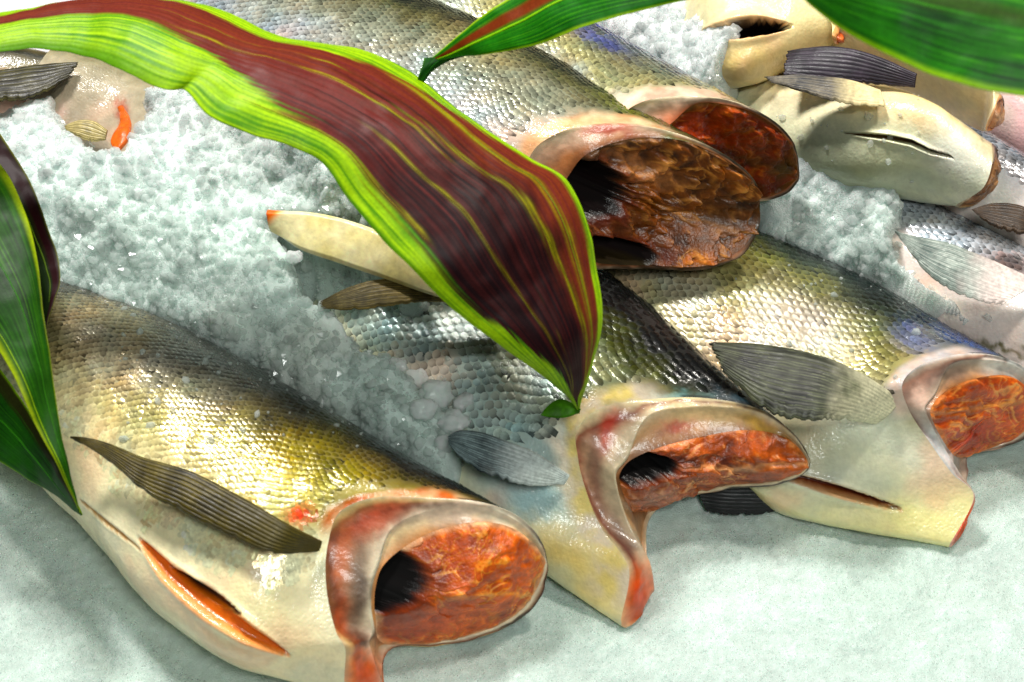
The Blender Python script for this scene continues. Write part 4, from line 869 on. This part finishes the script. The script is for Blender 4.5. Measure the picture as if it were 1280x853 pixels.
BIG = leaf('big burgundy and lime leaf arching from the upper left down to the middle fish',
     [(a[0], a[1], z + .004) for a, z in zip(LA, zl)], [(a[0], a[1], z + .004 + .012 * math.sin(i / 18 * math.pi)) for i, (a, z) in enumerate(zip(LB, zl))], red_leaf,
     [(.20, .14, .46, .97, .0004, (96, 110, 20)), (.42, .17, .52, .97, .0004, (90, 90, 20)), (.84, .86, .40, .70, .0005, (110, 100, 24)), (.52, .44, .24, .60, .0003, (96, 40, 24)), (.66, .58, .52, .96, .0003, (70, 50, 20))],
     bulge=.13, wave=.0012, seed=2., rays=22)

V, F, C, _, _ = ribbon([(726, 512, .118), (712, 502, .117), (698, 499, .116), (684, 508, .114), (676, 519, .112)], [(724, 516, .112), (712, 521, .112), (700, 523, .111), (688, 522, .111), (677, 520, .111)], 50, 24, .0012, .1, .001, 0, 0,
    lambda U, V_, X, q: np.broadcast_to(srgb(60, 104, 12), X.shape) * (1 + fbm(X, 200, 2, 4.)[..., None] * .4), 4.0)
link('folded_tip', mesh_from('folded_tip', V, F, C, True, M_LEAF), BIG)

def green_leaf(mid, dark_=(14, 60, 6), light=(70, 140, 10), edge=(150, 180, 12), seed=1., band=None, ew=.06):
    def c(U, V, X, q):
        st = fbm(np.stack([U * 2.5, V * 40, U * 0], -1), 1, 3, seed) * .75; f = fbm(X, 20, 3, seed) * 1.3 - sstep(.5, .9, fbm(X * np.array([1, .4, 1]), 160, 2, seed)) * .5
        cc = mix(np.broadcast_to(srgb(*dark_), X.shape), np.broadcast_to(srgb(*mid), X.shape), np.clip(.5 + st * .9 + f * .3, 0, 1))
        cc = mix(cc, np.broadcast_to(srgb(*light), X.shape), np.clip(st * 1.2 - .3, 0, .8))
        if band: 
            k = sstep(band[0] - .06, band[0] + .04, V + st * .05) * sstep(band[1] + .06, band[1] - .04, V + st * .05); cc = mix(cc, np.broadcast_to(srgb(*band[2]), X.shape), k)
        e = np.minimum(V, 1 - V); cc = mix(cc, np.broadcast_to(srgb(*edge), X.shape), sstep(ew, 0.0, e))
        return np.clip(cc, .002, 1)
    return c
leaf('green leaf with a rusty stripe whose folded tip hangs in from the top edge',
     [(900, -60, .36), (800, -50, .36), (700, -35, .345), (630, 2, .325), (575, 42, .305), (545, 68, .29), (530, 78, .285)],
     [(900, -2, .34), (850, 2, .34), (740, 30, .33), (680, 54, .315), (610, 68, .30), (570, 72, .29), (533, 80, .284)],
     green_leaf((36, 120, 10), (10, 70, 6), (90, 160, 14), (150, 190, 16), 4., (.22, .42, (110, 44, 14))), [(.48, .5, .05, .9, .0008, (120, 170, 30))], seed=3.)
leaf('small dark folded leaf tip pointing down above the big burgundy leaf',
     [(582, 70, .287), (560, 78, .284), (540, 92, .278), (526, 108, .272), (516, 118, .268)], [(530, 72, .288), (528, 82, .285), (524, 94, .280), (519, 106, .273), (515, 119, .268)],
     green_leaf((20, 76, 10), (6, 30, 6), (50, 110, 14), (60, 110, 20), 5.), [(.5, .5, .1, .9, .0005, (30, 80, 14))], seed=3., nu=80, nv=40)
leaf('large out-of-focus green leaf filling the upper right corner',
     [(940, -60, .46), (1020, -80, .47), (1100, -90, .48), (1200, -90, .48), (1300, -80, .48), (1400, -60, .48)],
     [(975, -30, .45), (1010, 5, .445), (1060, 42, .44), (1130, 78, .44), (1210, 108, .44), (1300, 124, .44), (1400, 140, .44)][:6],
     green_leaf((34, 108, 8), (8, 46, 4), (76, 146, 14), (130, 176, 24), 8., (.52, .58, (40, 62, 14)), .05), [(.35, .35, .05, .98, .0012, (60, 120, 14))], seed=6.)
# left group
leaf('dark burgundy-black leaf curling behind the green one at the left edge',
     [(-60, 100, .20), (-20, 140, .205), (10, 182, .205), (38, 228, .20), (60, 282, .195), (76, 345, .185), (58, 408, .17)], [(-90, 260, .19), (-60, 280, .19), (-40, 300, .19), (0, 330, .18), (20, 360, .175), (40, 390, .17), (55, 411, .168)],
     green_leaf((22, 40, 10), (8, 10, 4), (60, 80, 14), (96, 96, 24), 9., (.04, .22, (34, 8, 12)), .03), [(.25, .3, .1, .9, .0007, (70, 90, 20))], seed=7.)
leaf('long green leaf with bright edge hanging down the left side over the front fish',
     [(-60, 160, .225), (0, 205, .225), (30, 262, .22), (46, 320, .21), (54, 390, .195), (66, 470, .175), (80, 560, .15), (101, 641, .115)],
     [(-120, 300, .22), (-80, 350, .215), (-40, 390, .205), (0, 440, .195), (28, 495, .18), (52, 545, .16), (78, 595, .14), (100, 643, .113)],
     green_leaf((34, 84, 6), (9, 34, 3), (78, 124, 12), (140, 160, 20), 10., None, .10), [(.5, .5, .1, .95, .0004, (50, 100, 14)), (.9, .86, .35, .98, .0005, (120, 150, 20))], seed=8.)
leaf('shaded green leaf lying low under the long one at the lower left edge',
     [(-80, 400, .12), (-20, 440, .12), (20, 490, .12), (55, 545, .11), (82, 598, .10), (103, 644, .085)], [(-120, 520, .09), (-60, 548, .09), (0, 578, .085), (35, 600, .082), (68, 620, .08), (101, 645, .082)],
     green_leaf((34, 100, 8), (10, 44, 4), (70, 130, 12), (110, 150, 20), 11., (.0, .18, (40, 44, 12)), .04), [(.45, .5, .1, .9, .0007, (50, 110, 14))], seed=9.)
print('TRIS', sum(len(o.data.polygons) for o in SC.objects if o.type == 'MESH'), 'OBJS', len(SC.objects))
